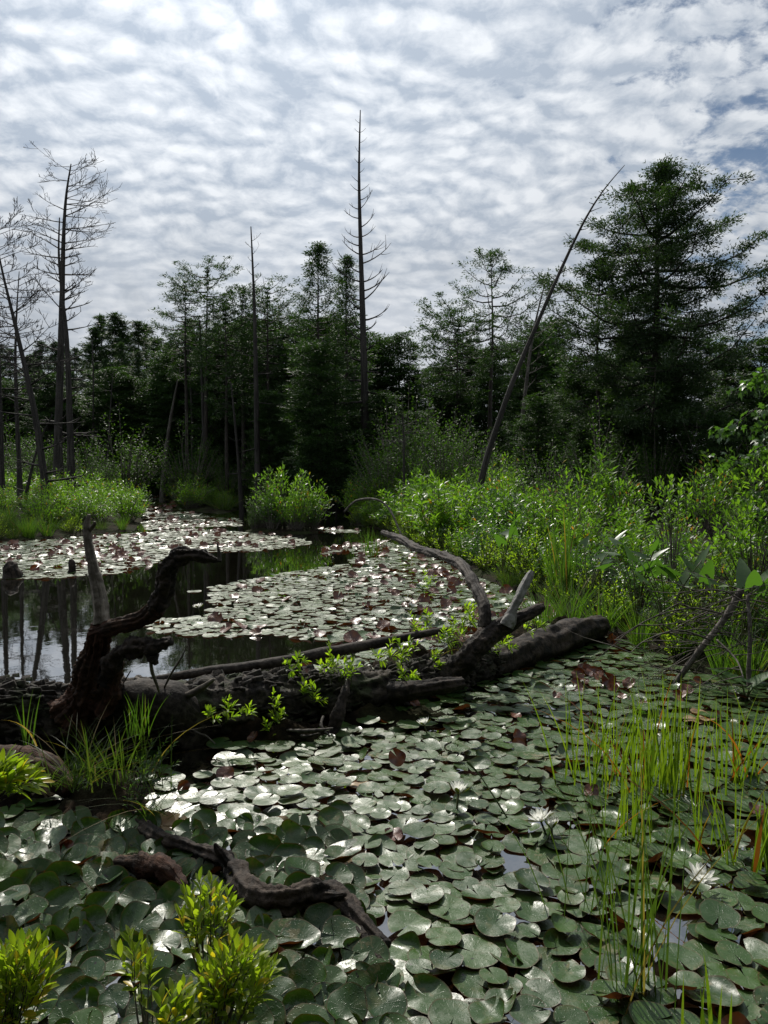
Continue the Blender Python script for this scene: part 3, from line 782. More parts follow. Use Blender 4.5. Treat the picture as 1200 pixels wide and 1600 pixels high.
for j, (pa, Y, r0, lab) in enumerate([
        ([(378, 800), (374, 740), (368, 670), (361, 598)], 33, .10, 'thin dark dead trunk rising beside the round shrub island'),
        ([(322, 792), (320, 700), (316, 600), (312, 500)], 38, .15, 'dark straight trunk standing on the small grassy islet'),
        ([(302, 782), (302, 700), (298, 600), (291, 520)], 42, .13, 'dark straight trunk left of the grassy islet'),
        ([(342, 770), (341, 690), (346, 600), (350, 545)], 42, .07, 'thin dark trunk right of the grassy islet'),
        ([(143, 778), (145, 700), (146, 600), (144, 530)], 44, .09, 'thin dark trunk right of the pair of tall bare trees'),
        ([(163, 782), (168, 720), (172, 650), (176, 590)], 40, .07, 'thin slanting dark trunk well right of the pair of bare trees'),
        ([(512, 800), (512, 720), (511, 640), (509, 570)], 31, .07, 'thin bare pole left of the tallest snag'),
        ([(525, 640), (524, 600), (526, 555), (529, 515)], 30, .035, 'pale bare upper stem against the conical cedar'),
        ([(632, 730), (631, 700), (630, 670), (628, 645)], 22, .04, 'short thin dead stem right of the tallest snag')]):
    dead_tree('dead_tree', lab, pa, Y, r0, r0 * .25, [(rg.uniform(.25, .98), rg.uniform(.3, .9), rg.choice([-1, 1]), rg.uniform(-.2, .5), .1, 1, 3) for i in range(9)], 30 + j)
# ---------------------------------------------------------------- grass and bank plants
GV = {}
def grass_mesh(seed, H, R, n, w, lean=(.1, .6), seg=5):
    q = np.random.default_rng(seed)
    az = q.uniform(0, 6.283, n); rr = R * np.sqrt(q.uniform(0, 1, n))
    base = np.stack([np.cos(az) * rr * .6, np.sin(az) * rr * .6, np.zeros(n)], 1)
    V, F, T = blades(base, az + q.normal(0, .6, n), q.uniform(*lean, n), H * q.uniform(.5, 1.05, n), w * q.uniform(.6, 1.3, n), q.uniform(0, 1, n), seg, twist=q.uniform(0, 6.28, n))
    m = MB(); m.batch(V, F, T); return m
for i in range(3):
    GV['tuft%d' % i] = grass_mesh(300 + i, .7, .18, 90, .011).mesh('grass_tuft', 'grass_blades')
for i in range(2):
    GV['fine%d' % i] = grass_mesh(310 + i, .5, .25, 160, .006, (.05, .9)).mesh('grass_tuft', 'dark_grass')
for i in range(2):
    GV['tall%d' % i] = grass_mesh(320 + i, 1.4, .15, 34, .016, (.02, .22), 6).mesh('tall_grass', 'grass_blades')
def grass_at(var, x, y, s, label, group=None, z=None, name='grass_tuft', zs=None):
    o = put(GV[var], name, None, (x, y, (gz(x, y) if z is None else z) - .02))
    o.rotation_euler = (0, 0, rng.uniform(0, 6.28)); o.scale = (s, s, zs or s)
    return tag(o, label, 'grass', group)

# right bank: rows of plants set back from the waterline -------------------------------------
def along(poly, step):
    out = []
    for (a, b) in zip(poly[:-1], poly[1:]):
        a = Vector((*a, 0)); b = Vector((*b, 0)); L = (b - a).length; n = max(1, int(L / step))
        nr_ = Vector((-(b - a).y, (b - a).x, 0)).normalized()
        for i in range(n):
            out.append((a.lerp(b, (i + rng.random()) / n), nr_))
    return out
edge = right_bank[:10]
side_txt = lambda px: ('behind the arched limb' if px < 720 else 'behind the silver stub' if px < 860 else 'behind the trunk end' if px < 980 else 'behind the bare twig tangle' if px > 1090 else 'left of the bare twig tangle')
k = 0
for off, step, hs, kinds in ((.10, .30, (.3, .5), ('fine', 'low', 'low')), (.30, .42, (.35, .6), ('low', 'gloss', 'fine', 'lush')), (.6, .40, (.5, .8), ('lush', 'gloss', 'low')), (.9, .46, (.6, .85), ('lush', 'gloss', 'gloss', 'lush')), (1.4, .5, (.8, 1.05), ('lush', 'lush', 'gloss')),
                             (2.2, .65, (.95, 1.3), ('lush', 'lush', 'edge')), (3.3, .8, (1.1, 1.45), ('edge', 'lush', 'gloss')), (4.6, 1.0, (1.2, 1.6), ('edge', 'edge')), (6.5, 1.3, (1.4, 2.0), ('edge', 'under'))):
    for p, nn in along(edge, step):
        x, y = p.x - nn.x * -off + rng.uniform(-.15, .15), p.y + nn.y * off + rng.uniform(-.15, .15)
        if land_d(x, y)[0] < off * .4: continue
        px, py = px_of((x, y, 0))
        if px > 1420: continue
        if off > 3 and px < 860 and rng.random() < .3: continue
        k += 1; kd = rng.choice(kinds); H = rng.uniform(*hs)
        if px > 840 and off > 2.4 and rng.random() < .75: continue
        if y > 13: H *= 1.15
        if px > 960: H *= .82
        row = 'at the water edge' if off < .5 else 'at the right bank front' if off < 1.6 else 'deep in the thicket'
        if kd in ('tuft', 'fine'):
            grass_at(kd + str(k % 2), x, y, H / .6, 'tuft of %s grass %s %s' % ('bright green' if kd == 'tuft' else 'fine dark', row, side_txt(px)), 'grass tufts along the right bank')
        else:
            nm, ds, n_ = {'low': ('low_plant', 'low yellow green leafy plant', 2), 'lush': ('leafy_plant', 'bright narrow leaved plant', 4), 'gloss': ('shrub', 'dark glossy leaved shrub', 3),
                          'edge': ('shrub', 'light green twiggy shrub', 3), 'under': ('shrub', 'tall mid green shrub', 3)}[kd]
            bush_at(kd + str(k % n_), x, y, H, rng.uniform(0, 6), nm, '%s %s %s' % (ds, row, side_txt(px)), 'plant' if 'plant' in nm else 'shrub', 'leafy plants of the right bank')

for (px, py, H, lab) in [(872, 925, 1.25, 'tall grass clump rising above the leafy plants on the right bank'), (885, 930, 1.1, 'second tall grass clump with a rusty tip among the bank plants')]:
    g = G(px, py, .1); grass_at('tall0', g.x, g.y, 1.0, lab, z=.1, name='tall_grass', zs=H / 1.35)
for i, (px, py, s) in enumerate([(850, 985, .8), (940, 985, .8), (1000, 1005, .7), (1060, 1020, .6), (890, 975, .9), (1130, 1050, .7), (1170, 1060, .7)]):
    g = G(px, py, .05); grass_at('tuft%d' % (i % 3), g.x, g.y, s, 'bright grass tuft hanging over the pads %s' % side_txt(px), 'grass tufts along the right bank', z=.04)

# arrow-leaved plants with large blades: each leaf is its own part
def big_leaf_mesh():
    q = MB(); pts = [(0, 0), (.18, -.16), (.34, -.24), (.30, -.05), (.27, .2), (.20, .5), (.10, .8), (0, 1.0)]
    L = [Vector((x, y, abs(x) * .10 - .16 * y * y)) for x, y in pts]; R = [Vector((-v.x, v.y, v.z)) for v in L]
    C = [Vector((0, y, -.02 - .16 * y * y)) for y in (0, .1, .3, .55, .8)]
    vs = L + R[1:-1] + C[1:]
    # L 0..7, R 8..13, C 14..17
    q.poly(vs, [(0, 1, 2), (0, 2, 3), (0, 3, 14), (3, 4, 15, 14), (4, 5, 16, 15), (5, 6, 17, 16), (6, 7, 17), (0, 9, 8), (0, 10, 9), (0, 14, 10), (10, 14, 15, 11), (11, 15, 16, 12), (12, 16, 17, 13), (13, 17, 7)])
    return q.mesh('leaf', 'glossy_leaves')
BIGLEAF = big_leaf_mesh()
def arum(x, y, z, n, H, Ls, label, seed, grp=None):
    r = random.Random(seed); t = thing('arrow_arum', label, 'plant', (x, y, z), group=grp)
    for i in range(n):
        az = r.uniform(0, 6.28); h = H * r.uniform(.6, 1.05); o = Vector((math.cos(az), math.sin(az), 0)) * h * r.uniform(.15, .5)
        m = MB(); p, w = smooth_path([(0, 0, 0), o * .4 + Vector((0, 0, h * .6)), o + Vector((0, 0, h))], [.008, .006, .004], 3); m.tube(p, w, 4); m.build('stalk', 'green_stem', t)
        l = put(BIGLEAF, 'leaf', t, o + Vector((0, 0, h))); l.rotation_euler = (r.uniform(.2, 1.25), r.uniform(-.4, .4), az - math.pi / 2 + r.uniform(-.5, .5)); s = Ls * r.uniform(.75, 1.15); l.scale = (s * .9, s, s)
for i, (px, py, n, H, Ls, lab) in enumerate([
        (1010, 985, 9, .78, .20, 'broad leaved arrow arum showing pale wide leaves in the middle of the right bank'),
        (1060, 1010, 8, .70, .19, 'broad leaved arrow arum between the pale one and the twig tangle'),
        (930, 955, 8, .72, .19, 'broad leaved arrow arum above the far end of the log'),
        (790, 905, 5, .8, .26, 'broad leaved arrow arum among bright plants behind the silver branch'),
        (1120, 1020, 8, .68, .19, 'broad leaved arrow arum behind the bare twig tangle'),
        (1185, 1040, 6, .6, .28, 'broad leaved arrow arum at the right edge of the bank')]):
    g = G(px, py, .1); arum(g.x, g.y + .3, .1, n, H, Ls, lab, 500 + i)
g = G(1165, 1100, 0)
arum(g.x, g.y, 0, 3, .22, .24, 'low arrow arum with one wide pale leaf below the twig tangle', 520)

# left bank, islets, far shore shrubs ---------------------------------------------------------
k = 0
for (x0, x1, y0, y1, n, hs, kinds, txt, gp) in [
        (-60, 228, 829, 848, 50, (.3, .5), ('fine', 'tuft', 'low'), 'at the water edge of the left bank', 'plants of the left bank'),
        (60, 222, 815, 832, 17, (.75, 1.15), ('edge', 'lush', 'edge'), 'on the left bank in front of the bare trunks', 'plants of the left bank'),
        (-60, 100, 800, 830, 14, (.5, .95), ('edge', 'fine', 'edge'), 'on the left bank under the leaning dead tree', 'plants of the left bank'),
        (-80, 222, 786, 812, 34, (1.0, 1.6), ('edge', 'edge', 'lush'), 'on the left bank behind the bare trunks', 'plants of the left bank'),
        (100, 225, 779, 788, 16, (1.3, 2.4), ('edge', 'under'), 'at the back of the left bank beside the channel', 'plants of the left bank'),
        (278, 372, 788, 802, 20, (.7, 1.6), ('edge', 'fine', 'lush', 'edge'), 'on the small grassy islet', 'plants of the grassy islet'),
        (270, 370, 777, 788, 14, (1.4, 2.4), ('edge', 'edge'), 'behind the small grassy islet', 'plants of the grassy islet'),
        (380, 560, 787, 797, 24, (1.2, 2.2), ('edge', 'under'), 'on the far shore behind the round shrub island', 'plants of the far shore'),
        (552, 660, 800, 840, 30, (.7, 1.5), ('edge', 'lush', 'gloss', 'fine'), 'on the shore at the foot of the tallest snag', 'plants at the foot of the tallest snag'),
        (640, 760, 800, 870, 26, (1.0, 1.6), ('lush', 'edge', 'lush'), 'at the far thicket end', 'leafy plants of the right bank')]:
    for i in range(n):
        for tr in range(12):
            px = rng.uniform(x0, x1); py = rng.uniform(y0, y1); g = G(px, py)
            if land_d(g.x, g.y)[0] > .05: break
        else: continue
        k += 1; kd = rng.choice(kinds); H = rng.uniform(*hs)
        s = 'leftmost part' if px < x0 + (x1 - x0) * .3 else 'middle' if px < x0 + (x1 - x0) * .7 else 'right part'
        if kd in ('fine', 'tuft'):
            grass_at(kd + str(k % 2), g.x, g.y, H / .45 * .9, '%s grass tuft %s, %s' % ('fine' if kd == 'fine' else 'bright', txt, s), gp, zs=min(H / .5, 1.5))
        else:
            nm, ds, n_ = {'low': ('low_plant', 'low yellow green plant', 2), 'lush': ('leafy_plant', 'bright narrow leaved plant', 4), 'gloss': ('shrub', 'dark glossy shrub', 3), 'edge': ('shrub', 'light green shrub', 3), 'under': ('shrub', 'tall mid green shrub', 3)}[kd]
            bush_at(kd + str(k % n_), g.x, g.y, H, rng.uniform(0, 6), nm, '%s %s, %s' % (ds, txt, s), 'plant' if 'plant' in nm else 'shrub', gp, wide=1.15)
for i, (dx, dy, H, w) in enumerate([(0, .1, 1.9, 1.0), (-.6, 0, 1.5, .9), (.6, .1, 1.45, .9), (-.3, -.45, 1.1, 1.0), (.35, -.45, 1.15, 1.0), (-.85, -.1, .9, .8), (.85, -.1, .95, .8)]):
    g = G(446, 830)
    bush_at(['edge0', 'under1', 'edge2', 'gloss1', 'edge1', 'under2', 'gloss0'][i], g.x + dx, g.y + dy, H, i * 1.1, 'shrub', 'leafy shrub on the round island, %s' % ('tallest in the middle' if i == 0 else ['', 'left of the tallest', 'right of the tallest', 'front left', 'front right', 'low at the left tip', 'low at the right tip'][i]), 'shrub', 'shrubs of the round island', wide=w * .9)

# sprays of maple leaves entering from the right
def maple_leaf():
    a = []
    for i, (ang, r) in enumerate([(-90, .05), (-50, .42), (-28, .28), (0, .62), (18, .36), (42, .70), (62, .42), (90, 1.0), (118, .42), (138, .70), (162, .36), (180, .62), (208, .28), (230, .42)]):
        t = math.radians(ang); a.append(Vector((math.cos(t) * r * .6, .25 + math.sin(t) * r * .6, -.12 * r * r)))
    m = MB(); m.poly([Vector((0, .25, .02))] + a, [(0, i + 1, (i + 1) % 14 + 1) for i in range(14)]); return m.mesh('leaf', 'glossy_leaves', smooth=False)
MAPLE = maple_leaf()
base = P(1262, 1010, 7.4); base.z = gz(base.x, base.y)
t = thing('maple_sapling', 'young maple with drooping leafy sprays entering from the right edge', 'tree', base)
stem, sr = smooth_path([(0, 0, 0), (.05, 0, 1.0), (-.05, .1, 2.0), (-.1, .05, 3.0)], [.03, .025, .018, .008], 6)
m = MB(); m.tube(stem, sr, 7, lump=.05); m.build('trunk', 'tree_bark', t)
rg = random.Random(44)
for (fx, pts) in [(.98, [(1215, 570), (1185, 585), (1150, 615)]), (.86, [(1220, 620), (1180, 640), (1140, 668), (1118, 672)]), (.78, [(1225, 680), (1185, 700), (1150, 720), (1125, 705)]),
                  (.66, [(1230, 740), (1190, 765), (1150, 790)]), (.6, [(1230, 640), (1200, 600), (1190, 570)]), (.5, [(1240, 800), (1200, 830), (1160, 845)]), (.7, [(1225, 720), (1200, 690), (1180, 665)]), (.45, [(1235, 860), (1205, 800), (1185, 760)]), (.8, [(1240, 600), (1215, 640), (1195, 670)])]:
    st = stem[int(fx * (len(stem) - 1))]
    pp = [st] + [P(a, b, 7.2 + rg.uniform(-.3, .3)) - base for a, b in pts]
    s2, r2 = smooth_path(pp, [.010] + [.006 - .0012 * i for i in range(len(pts))], 5)
    m = MB(); m.tube(s2, r2, 5); br = m.build('branch', 'tree_bark', t)
    for j in range(60):
        s = rg.uniform(.30, 1.0); p = s2[int(s * (len(s2) - 1))]
        l = put(MAPLE, 'leaf', br, p + Vector((rg.uniform(-1, 1), rg.uniform(-1, 1), rg.uniform(-.8, .5))) * .09)
        l.rotation_euler = (rg.uniform(-1.5, -.2), rg.uniform(-.6, .6), rg.uniform(0, 6.28)); s = rg.uniform(.07, .125); l.scale = (s, s, s)

# shrubs of single leaves in front: every leaf is an object
def leaf_shape(w=.34, fold=.12, mat='foreground_leaves', tone=.4, name='leaf'):
    m = MB(); ys = [0, .18, .42, .68, .88, 1]; ws = [.02, .30, .5, .46, .24, .01]
    vs = []
    for y, a in zip(ys, ws):
        z = -.18 * y * y + .06 * y
        vs += [Vector((-a * w, y, z + fold * a)), Vector((0, y, z)), Vector((a * w, y, z + fold * a))]
    fs = []
    for i in range(5):
        b = i * 3; fs += [(b, b + 1, b + 4, b + 3), (b + 1, b + 2, b + 5, b + 4)]
    m.poly(vs, fs, tone); return m.mesh(name, mat)
FL = [leaf_shape(tone=t_) for t_ in (0, .2, .35, .5, .6, .7, .8, .9, 1.0)]
SL = [leaf_shape(mat='sprout_leaves', tone=t_, w=.32) for t_ in (.1, .5, .9)]

def sprig_shrub(name, label, base, tips, leafL, seed, per=11, pool=FL, stemr=.0028, stemmat='twig_wood', cat='shrub', wl=1.0, start=.5):
    """tips: world points; leaves spiral up each stem and cluster at its tip"""
    r = random.Random(seed); t = thing(name, label, cat, base)
    n = 0
    for tip in tips:
        d = Vector(tip) - Vector(base)
        mid = d * .5 + Vector((d.x * -.12, d.y * -.12, d.length * .07)) + Vector((r.uniform(-1, 1), r.uniform(-1, 1), 0)) * .02
        p, w = smooth_path([(0, 0, 0), mid, d], [stemr, stemr * .7, stemr * .35], 4)
        m = MB(); m.tube(p, w, 5); s = m.build('stem', stemmat, t)
        for j in range(per):
            f = start + (1 - start) * ((j + .5) / per) ** .62
            i = min(int(f * (len(p) - 1)), len(p) - 2); q = p[i].lerp(p[i + 1], f * (len(p) - 1) - i)
            ax = (p[i + 1] - p[i]).normalized(); az = j * 2.4 + r.random()
            perp = ax.cross(Vector((math.cos(az), math.sin(az), .2))).normalized()
            up = .35 + .6 * (j / per)
            dr = (perp * (1 - up * .75) + ax * up).normalized()
            l = put(r.choice(pool), 'leaf', s, q)
            qt = dr.to_track_quat('Y', 'Z'); l.rotation_mode = 'QUATERNION'; l.rotation_quaternion = qt @ Quaternion((0, 1, 0), r.uniform(-.7, .7))
            L = leafL * r.uniform(.7, 1.15) * (1 - .25 * (j / per)); l.scale = (L * wl, L, L); n += 1
    return t

def dome(px, py, Y, rx, n, seed, zlift=0.0, flat=.6):
    """stem tips over a rounded shrub top centred on a photo point"""
    r = random.Random(seed); c = P(px, py, Y); R = rx / 1200 * Y; out = []
    for i in range(n):
        a = i * 2.4; q = R * math.sqrt((i + .5) / n)
        out.append(c + Vector((math.cos(a) * q, math.sin(a) * q * .7, (R * .9) * (1 - (q / R) ** 2) - R * .3 + zlift + r.uniform(-.02, .02))))
    return out
def stalk_base(px, py, z=0.0):
    return G(px, py, z)
for (px, py, Y, rx, n, lab, bp, per, L) in [
        (30, 1510, 1.75, 64, 34, 'bushy yellow green shrub in the bottom left corner', (-10, 1800), 12, .050),
        (372, 1515, 1.95, 68, 34, 'bushy yellow green shrub over the pads, the larger of the pair below the sunken branch', (330, 1760), 12, .050),
        (322, 1410, 2.15, 52, 17, 'small leafy shrub top just left of the sunken branch', (330, 1660), 10, .056),
        (212, 1490, 2.0, 34, 7, 'little leafy sprig between the two bottom shrubs', (235, 1720), 9, .056),
        (278, 1570, 1.8, 34, 8, 'leafy sprig at the bottom edge between the shrubs', (250, 1750), 9, .056),
        (18, 1215, 2.9, 50, 18, 'yellow green leafy shrub at the left edge below the log', (-40, 1290), 11, .075)]:
    c = P(px, py, Y)
    b = P(bp[0], bp[1], Y * .97); b.z = max(b.z, -.02) if b.z > 0 else -.02
    sprig_shrub('shrub', lab, b, dome(px, py, Y, rx, n, int(px)), L, int(px) + 3, per=per)
for (px, py, Y, rx, n, lab, bp) in [(1042, 768, 8.2, 42, 20, 'bright sprig topped shrub standing alone against the dark right hand wood', (1050, 985)),
                               (1165, 820, 7.0, 62, 34, 'bright leafy shrub below the maple sprays at the right edge', (1175, 1040)),
                               (1192, 735, 7.3, 52, 26, 'leafy shrub top just below the maple sprays at the right edge', (1205, 1010)),
                               (1110, 862, 7.2, 46, 18, 'leafy shrub left of the maple at the back of the bank', (1100, 1030))]:
    b = P(bp[0], bp[1], Y); b.z = gz(b.x, b.y)
    sprig_shrub('shrub', lab, b, dome(px, py, Y, rx, n, int(px)), .085, int(px), per=10, start=.55, stemr=.005, pool=[leaf_shape(w=.36, mat='bright_leaves', tone=t_) for t_ in (.2, .6, .9)])
for (px, py, Y, n, lab, bp) in [(232, 1205, 3.35, 9, 'dark green willowy shrub growing from the peat hummock', (200, 1280)), (250, 1175, 3.4, 6, 'taller shoots of dark leaves behind the willowy shrub', (215, 1270))]:
    b = P(bp[0], bp[1], Y); sprig_shrub('shrub', lab, b, dome(px, py, Y, 42, n, 9), .035, 77 + n, per=16, pool=[leaf_shape(w=.24, mat='glossy_leaves', tone=.8), leaf_shape(w=.24, mat='dark_grass', tone=.85)], start=.2)

# ---------------------------------------------------------------- the fallen log and its limbs
def wood(name, mat, pts, rad, parent=None, sides=20, per=10, lump=.18, lfreq=5.0, ridge=.05, nridge=7, seed=1.0, label=None, cat=None, origin=None, kindpart=None, group=None):
    p, r = smooth_path(pts, rad, per)
    o = Vector(origin) if origin is not None else (Vector((0, 0, 0)))
    m = MB(); m.tube([q - o for q in p], r, sides, lump=lump, lfreq=lfreq, ridge=ridge, nridge=nridge, seed=seed)
    ob = m.build(name, mat, parent)
    if parent is None: ob.location = o
    if label: tag(ob, label, cat, group)
    return ob
LB = P(400, 1110, 4.8); LB.z = 0
log = thing('fallen_log', 'massive fallen dark trunk lying across the pond from the left edge to the right bank', 'log', LB)
logpts = [P(-160, 1130, 4.3), P(-20, 1124, 4.35), P(140, 1122, 4.45), P(290, 1120, 4.6), P(450, 1100, 4.9), P(580, 1086, 5.15), P(690, 1062, 5.6), P(770, 1040, 6.0)]
wood('trunk', 'log_bark', logpts, [.19, .20, .21, .215, .19, .18, .15, .10], log, sides=110, per=44, lump=.26, lfreq=4.5, ridge=.045, nridge=15, origin=LB)
# bark plates standing proud of the trunk
rg = random.Random(3)
pp, rr = smooth_path(logpts, [.19, .20, .21, .215, .19, .18, .15, .10], 30)
pm = MB()
for i in range(1100):
    s = rg.random(); j = min(int(s * (len(pp) - 1)), len(pp) - 2); ax = (pp[j + 1] - pp[j]).normalized()
    a = rg.uniform(-1.9, 1.9); n0 = Vector((0, 0, 1)) - ax * ax.z; n0.normalize(); n1 = ax.cross(n0)
    nn = n0 * math.cos(a) + n1 * math.sin(a) * 1.0; tt = ax.cross(nn)
    c = pp[j] + nn * rr[j] * (1.0 + .26 * (mnoise.noise((pp[j] + nn * rr[j]) * 4.5 + Vector((1, 0, 0))) + .5 * mnoise.noise((pp[j] + nn * rr[j]) * 4.5 * 2.7))) * rg.uniform(.98, 1.05) - LB
    L = rg.uniform(.02, .055); W = rg.uniform(.005, .013); h = rg.uniform(.003, .011)
    if abs(px_of(pp[j])[0] - 240) < 60 and rg.random() < .9: continue
    tw = rg.uniform(-.5, .5); a1 = ax * math.cos(tw) + tt * math.sin(tw); b1 = tt * math.cos(tw) - ax * math.sin(tw)
    tl = nn * rg.uniform(-.01, .02)
    vs = [c - a1 * L - b1 * W - nn * .01, c + a1 * L - b1 * W * rg.uniform(.4, 1) - nn * .01, c + a1 * L * .9 + b1 * W - nn * .01, c - a1 * L * .8 + b1 * W * rg.uniform(.5, 1) - nn * .01]
    vs += [v + nn * (h + .01) + tl * (1 if q in (1, 2) else 0) + (c - v) * .25 for q, v in enumerate(vs)]
    pm.poly(vs, [(4, 5, 6, 7), (0, 1, 5, 4), (1, 2, 6, 5), (2, 3, 7, 6), (3, 0, 4, 7)])
o = pm.build('bark', 'log_bark', log, smooth=False); o['kind'] = 'stuff'
# smooth weathered knot swelling
wood('knot', 'limb_wood', [P(165, 1095, 4.30), P(215, 1095, 4.30), P(260, 1105, 4.36), P(292, 1122, 4.45)], [.06, .125, .155, .10], log, sides=48, per=14, lump=.10, lfreq=5, ridge=.05, nridge=23, origin=LB, seed=4)

def limb(name, mat, pix, rads, label=None, parent=log, **kw):
    pts = [P(*q) if len(q) == 3 else q for q in pix]
    kw['sides'] = int(kw.get('sides', 18) * 1.6); kw['per'] = int(kw.get('per', 9) * 1.8); kw.setdefault('lump', .22)
    ob = wood(name, mat, pts, rads, parent, origin=LB, **kw)
    if label: ob['label'] = label
    return ob
limb('limb', 'rotten_wood', [(120, 1120, 4.30), (140, 1075, 4.24), (152, 1025, 4.20), (158, 985, 4.18)], [.145, .10, .070, .050], 'red brown rotten upright stub', sides=50, per=20, lump=.40, lfreq=9, ridge=.17, nridge=13)
limb('limb', 'rotten_wood', [(160, 1100, 4.22), (172, 1070, 4.18), (182, 1045, 4.14), (192, 1035, 4.12)], [.09, .06, .035, .012], 'splintered red stub', sides=20, per=10, lump=.5, lfreq=14)
limb('limb', 'bleached_wood', [(158, 975, 4.18), (156, 935, 4.20), (147, 890, 4.22), (138, 850, 4.24), (136, 822, 4.25), (139, 804, 4.25)], [.045, .040, .032, .027, .020, .010], 'bleached upright spike', sides=24, per=12, lump=.20, lfreq=8, ridge=.08, nridge=5)
limb('limb', 'bleached_wood', [(140, 828, 4.25), (147, 820, 4.22), (148, 815, 4.21)], [.014, .011, .006], sides=10)
limb('limb', 'rotten_wood', [(150, 988, 4.18), (185, 976, 4.12), (222, 968, 4.08), (248, 948, 4.05)], [.055, .042, .042, .045], 'reddish lower part of the curved limb', sides=36, per=12, lump=.30, lfreq=10, ridge=.15, nridge=9)
limb('limb', 'root_bark', [(240, 955, 4.06), (253, 925, 4.04), (258, 895, 4.03), (275, 874, 4.02), (300, 868, 4.0), (325, 872, 3.98), (346, 877, 3.97)], [.048, .046, .044, .044, .034, .024, .006], 'dark barked curved end of the limb', sides=34, per=14, lump=.50, lfreq=11, ridge=.16, nridge=7)
limb('limb', 'twig_wood', [(343, 876, 3.97), (342, 862, 3.97), (339, 848, 3.97)], [.012, .008, .003], sides=8)
limb('limb', 'root_bark', [(165, 1062, 4.16), (178, 1030, 4.10), (200, 1014, 4.06), (230, 1010, 4.0), (268, 1003, 3.96)], [.05, .046, .044, .05, .022], 'ragged bark covered lower limb', sides=28, per=14, lump=.60, lfreq=12, ridge=.10)
limb('limb', 'root_bark', [(232, 1012, 4.0), (240, 1028, 3.98), (245, 1038, 3.97)], [.035, .028, .010], sides=14, lump=.6, lfreq=14)
limb('branch', 'bleached_wood', [(235, 1030, 3.98), (238, 1050, 4.0), (245, 1070, 4.05), (249, 1082, 4.1)], [.009, .010, .008, .005], sides=8)
limb('branch', 'twig_wood', [(293, 1008, 4.2), (282, 1030, 4.2), (268, 1052, 4.22), (255, 1078, 4.3)], [.003, .005, .006, .007], sides=6)
limb('branch', 'twig_wood', [(204, 1048, 4.2), (196, 1062, 4.25), (190, 1072, 4.3)], [.003, .004, .005], sides=6)
limb('branch', 'bleached_wood', [(280, 1092, 4.36), (310, 1078, 4.3), (335, 1061, 4.25)], [.026, .020, .008], sides=12, lump=.3)
limb('branch', 'bleached_wood', [(212, 1060, 4.45), (230, 1070, 4.4), (262, 1078, 4.4), (284, 1082, 4.42)], [.012, .018, .022, .012], sides=12, lump=.3)
limb('branch', 'bleached_wood', [(148, 1122, 4.2), (165, 1124, 4.18)], [.006, .004], sides=6)
limb('branch', 'twig_wood', [(292, 1137, 4.4), (310, 1146, 4.35), (322, 1150, 4.33), (336, 1162, 4.3)], [.008, .007, .006, .003], sides=8)
# right-hand limbs
limb('limb', 'root_bark', [(690, 1065, 5.45), (722, 1035, 5.40), (748, 1008, 5.42), (775, 985, 5.5), (812, 965, 5.6), (848, 948, 5.7)], [.10, .085, .075, .065, .052, .030], 'thick dark limb rising to the right', sides=30, per=12, lump=.28, lfreq=8, ridge=.08)
limb('limb', 'silver_wood', [(790, 978, 5.5), (803, 950, 5.52), (817, 922, 5.56), (831, 893, 5.6)], [.060, .036, .032, .020], 'silver bare stub pointing up', sides=22, per=10, lump=.30, lfreq=9, ridge=.14, nridge=5)
limb('limb', 'limb_wood', [(758, 982, 5.5), (757, 950, 5.6), (742, 915, 5.9), (722, 885, 6.4), (690, 868, 7.2), (655, 858, 8.2), (625, 842, 9.2), (598, 832, 10.0)], [.044, .046, .044, .042, .040, .042, .045, .030], 'long grey limb arching back over the pads', sides=26, per=12, lump=.34, lfreq=7, ridge=.14)
limb('limb', 'root_bark', [(610, 1082, 4.95), (650, 1078, 4.9), (690, 1072, 4.92), (722, 1068, 4.98)], [.07, .058, .052, .040], 'short broken stub lying just above the pads', sides=26, per=10, lump=.2, ridge=.10)
limb('limb', 'root_bark', [(738, 1045, 5.9), (780, 1035, 6.1), (840, 1012, 6.5), (890, 992, 6.9), (940, 978, 7.3)], [.11, .13, .14, .14, .10], 'wet black far end of the trunk', sides=32, per=12, lump=.16, lfreq=4, ridge=.08)
limb('limb', 'root_bark', [(518, 1150, 4.6), (528, 1115, 4.65), (538, 1085, 4.72), (545, 1062, 4.8)], [.045, .038, .028, .012], 'thin upright snag on the front of the trunk', sides=16, lump=.35, lfreq=10)
for (a, b_, c_) in [((430, 1140, 4.6), (480, 1142, 4.45), (520, 1138, 4.5)), ((505, 1120, 4.6), (502, 1135, 4.5), (515, 1150, 4.45)), ((440, 1128, 4.65), (470, 1150, 4.5), (500, 1146, 4.45))]:
    limb('root', 'grey_wood', [a, b_, c_], [.010, .012, .006], sides=8, lump=.3)
# long thin pole floating behind the trunk
wood('floating_pole', 'limb_wood', [P(205, 1068, 4.9), P(300, 1053, 5.0), P(400, 1040, 5.15), P(500, 1022, 5.35), P(600, 1003, 5.6), P(700, 983, 5.85)], [.02, .032, .036, .042, .036, .022], sides=14, per=10, lump=.12, origin=P(450, 1050, 5.2), label='long bleached pole lying just behind the massive trunk', cat='branch')
# arching twig at the far shore
m = None
o_ = P(600, 830, 15)
wood('arched_branch', 'twig_wood', [P(538, 800, 15.5), P(556, 783, 15.4), P(585, 780, 15.2), P(608, 795, 15), P(628, 838, 14.6)], [.018, .022, .022, .02, .014], sides=8, per=6, lump=.1, origin=o_, label='thin pale branch arching at the far shore below the tallest snag', cat='branch')

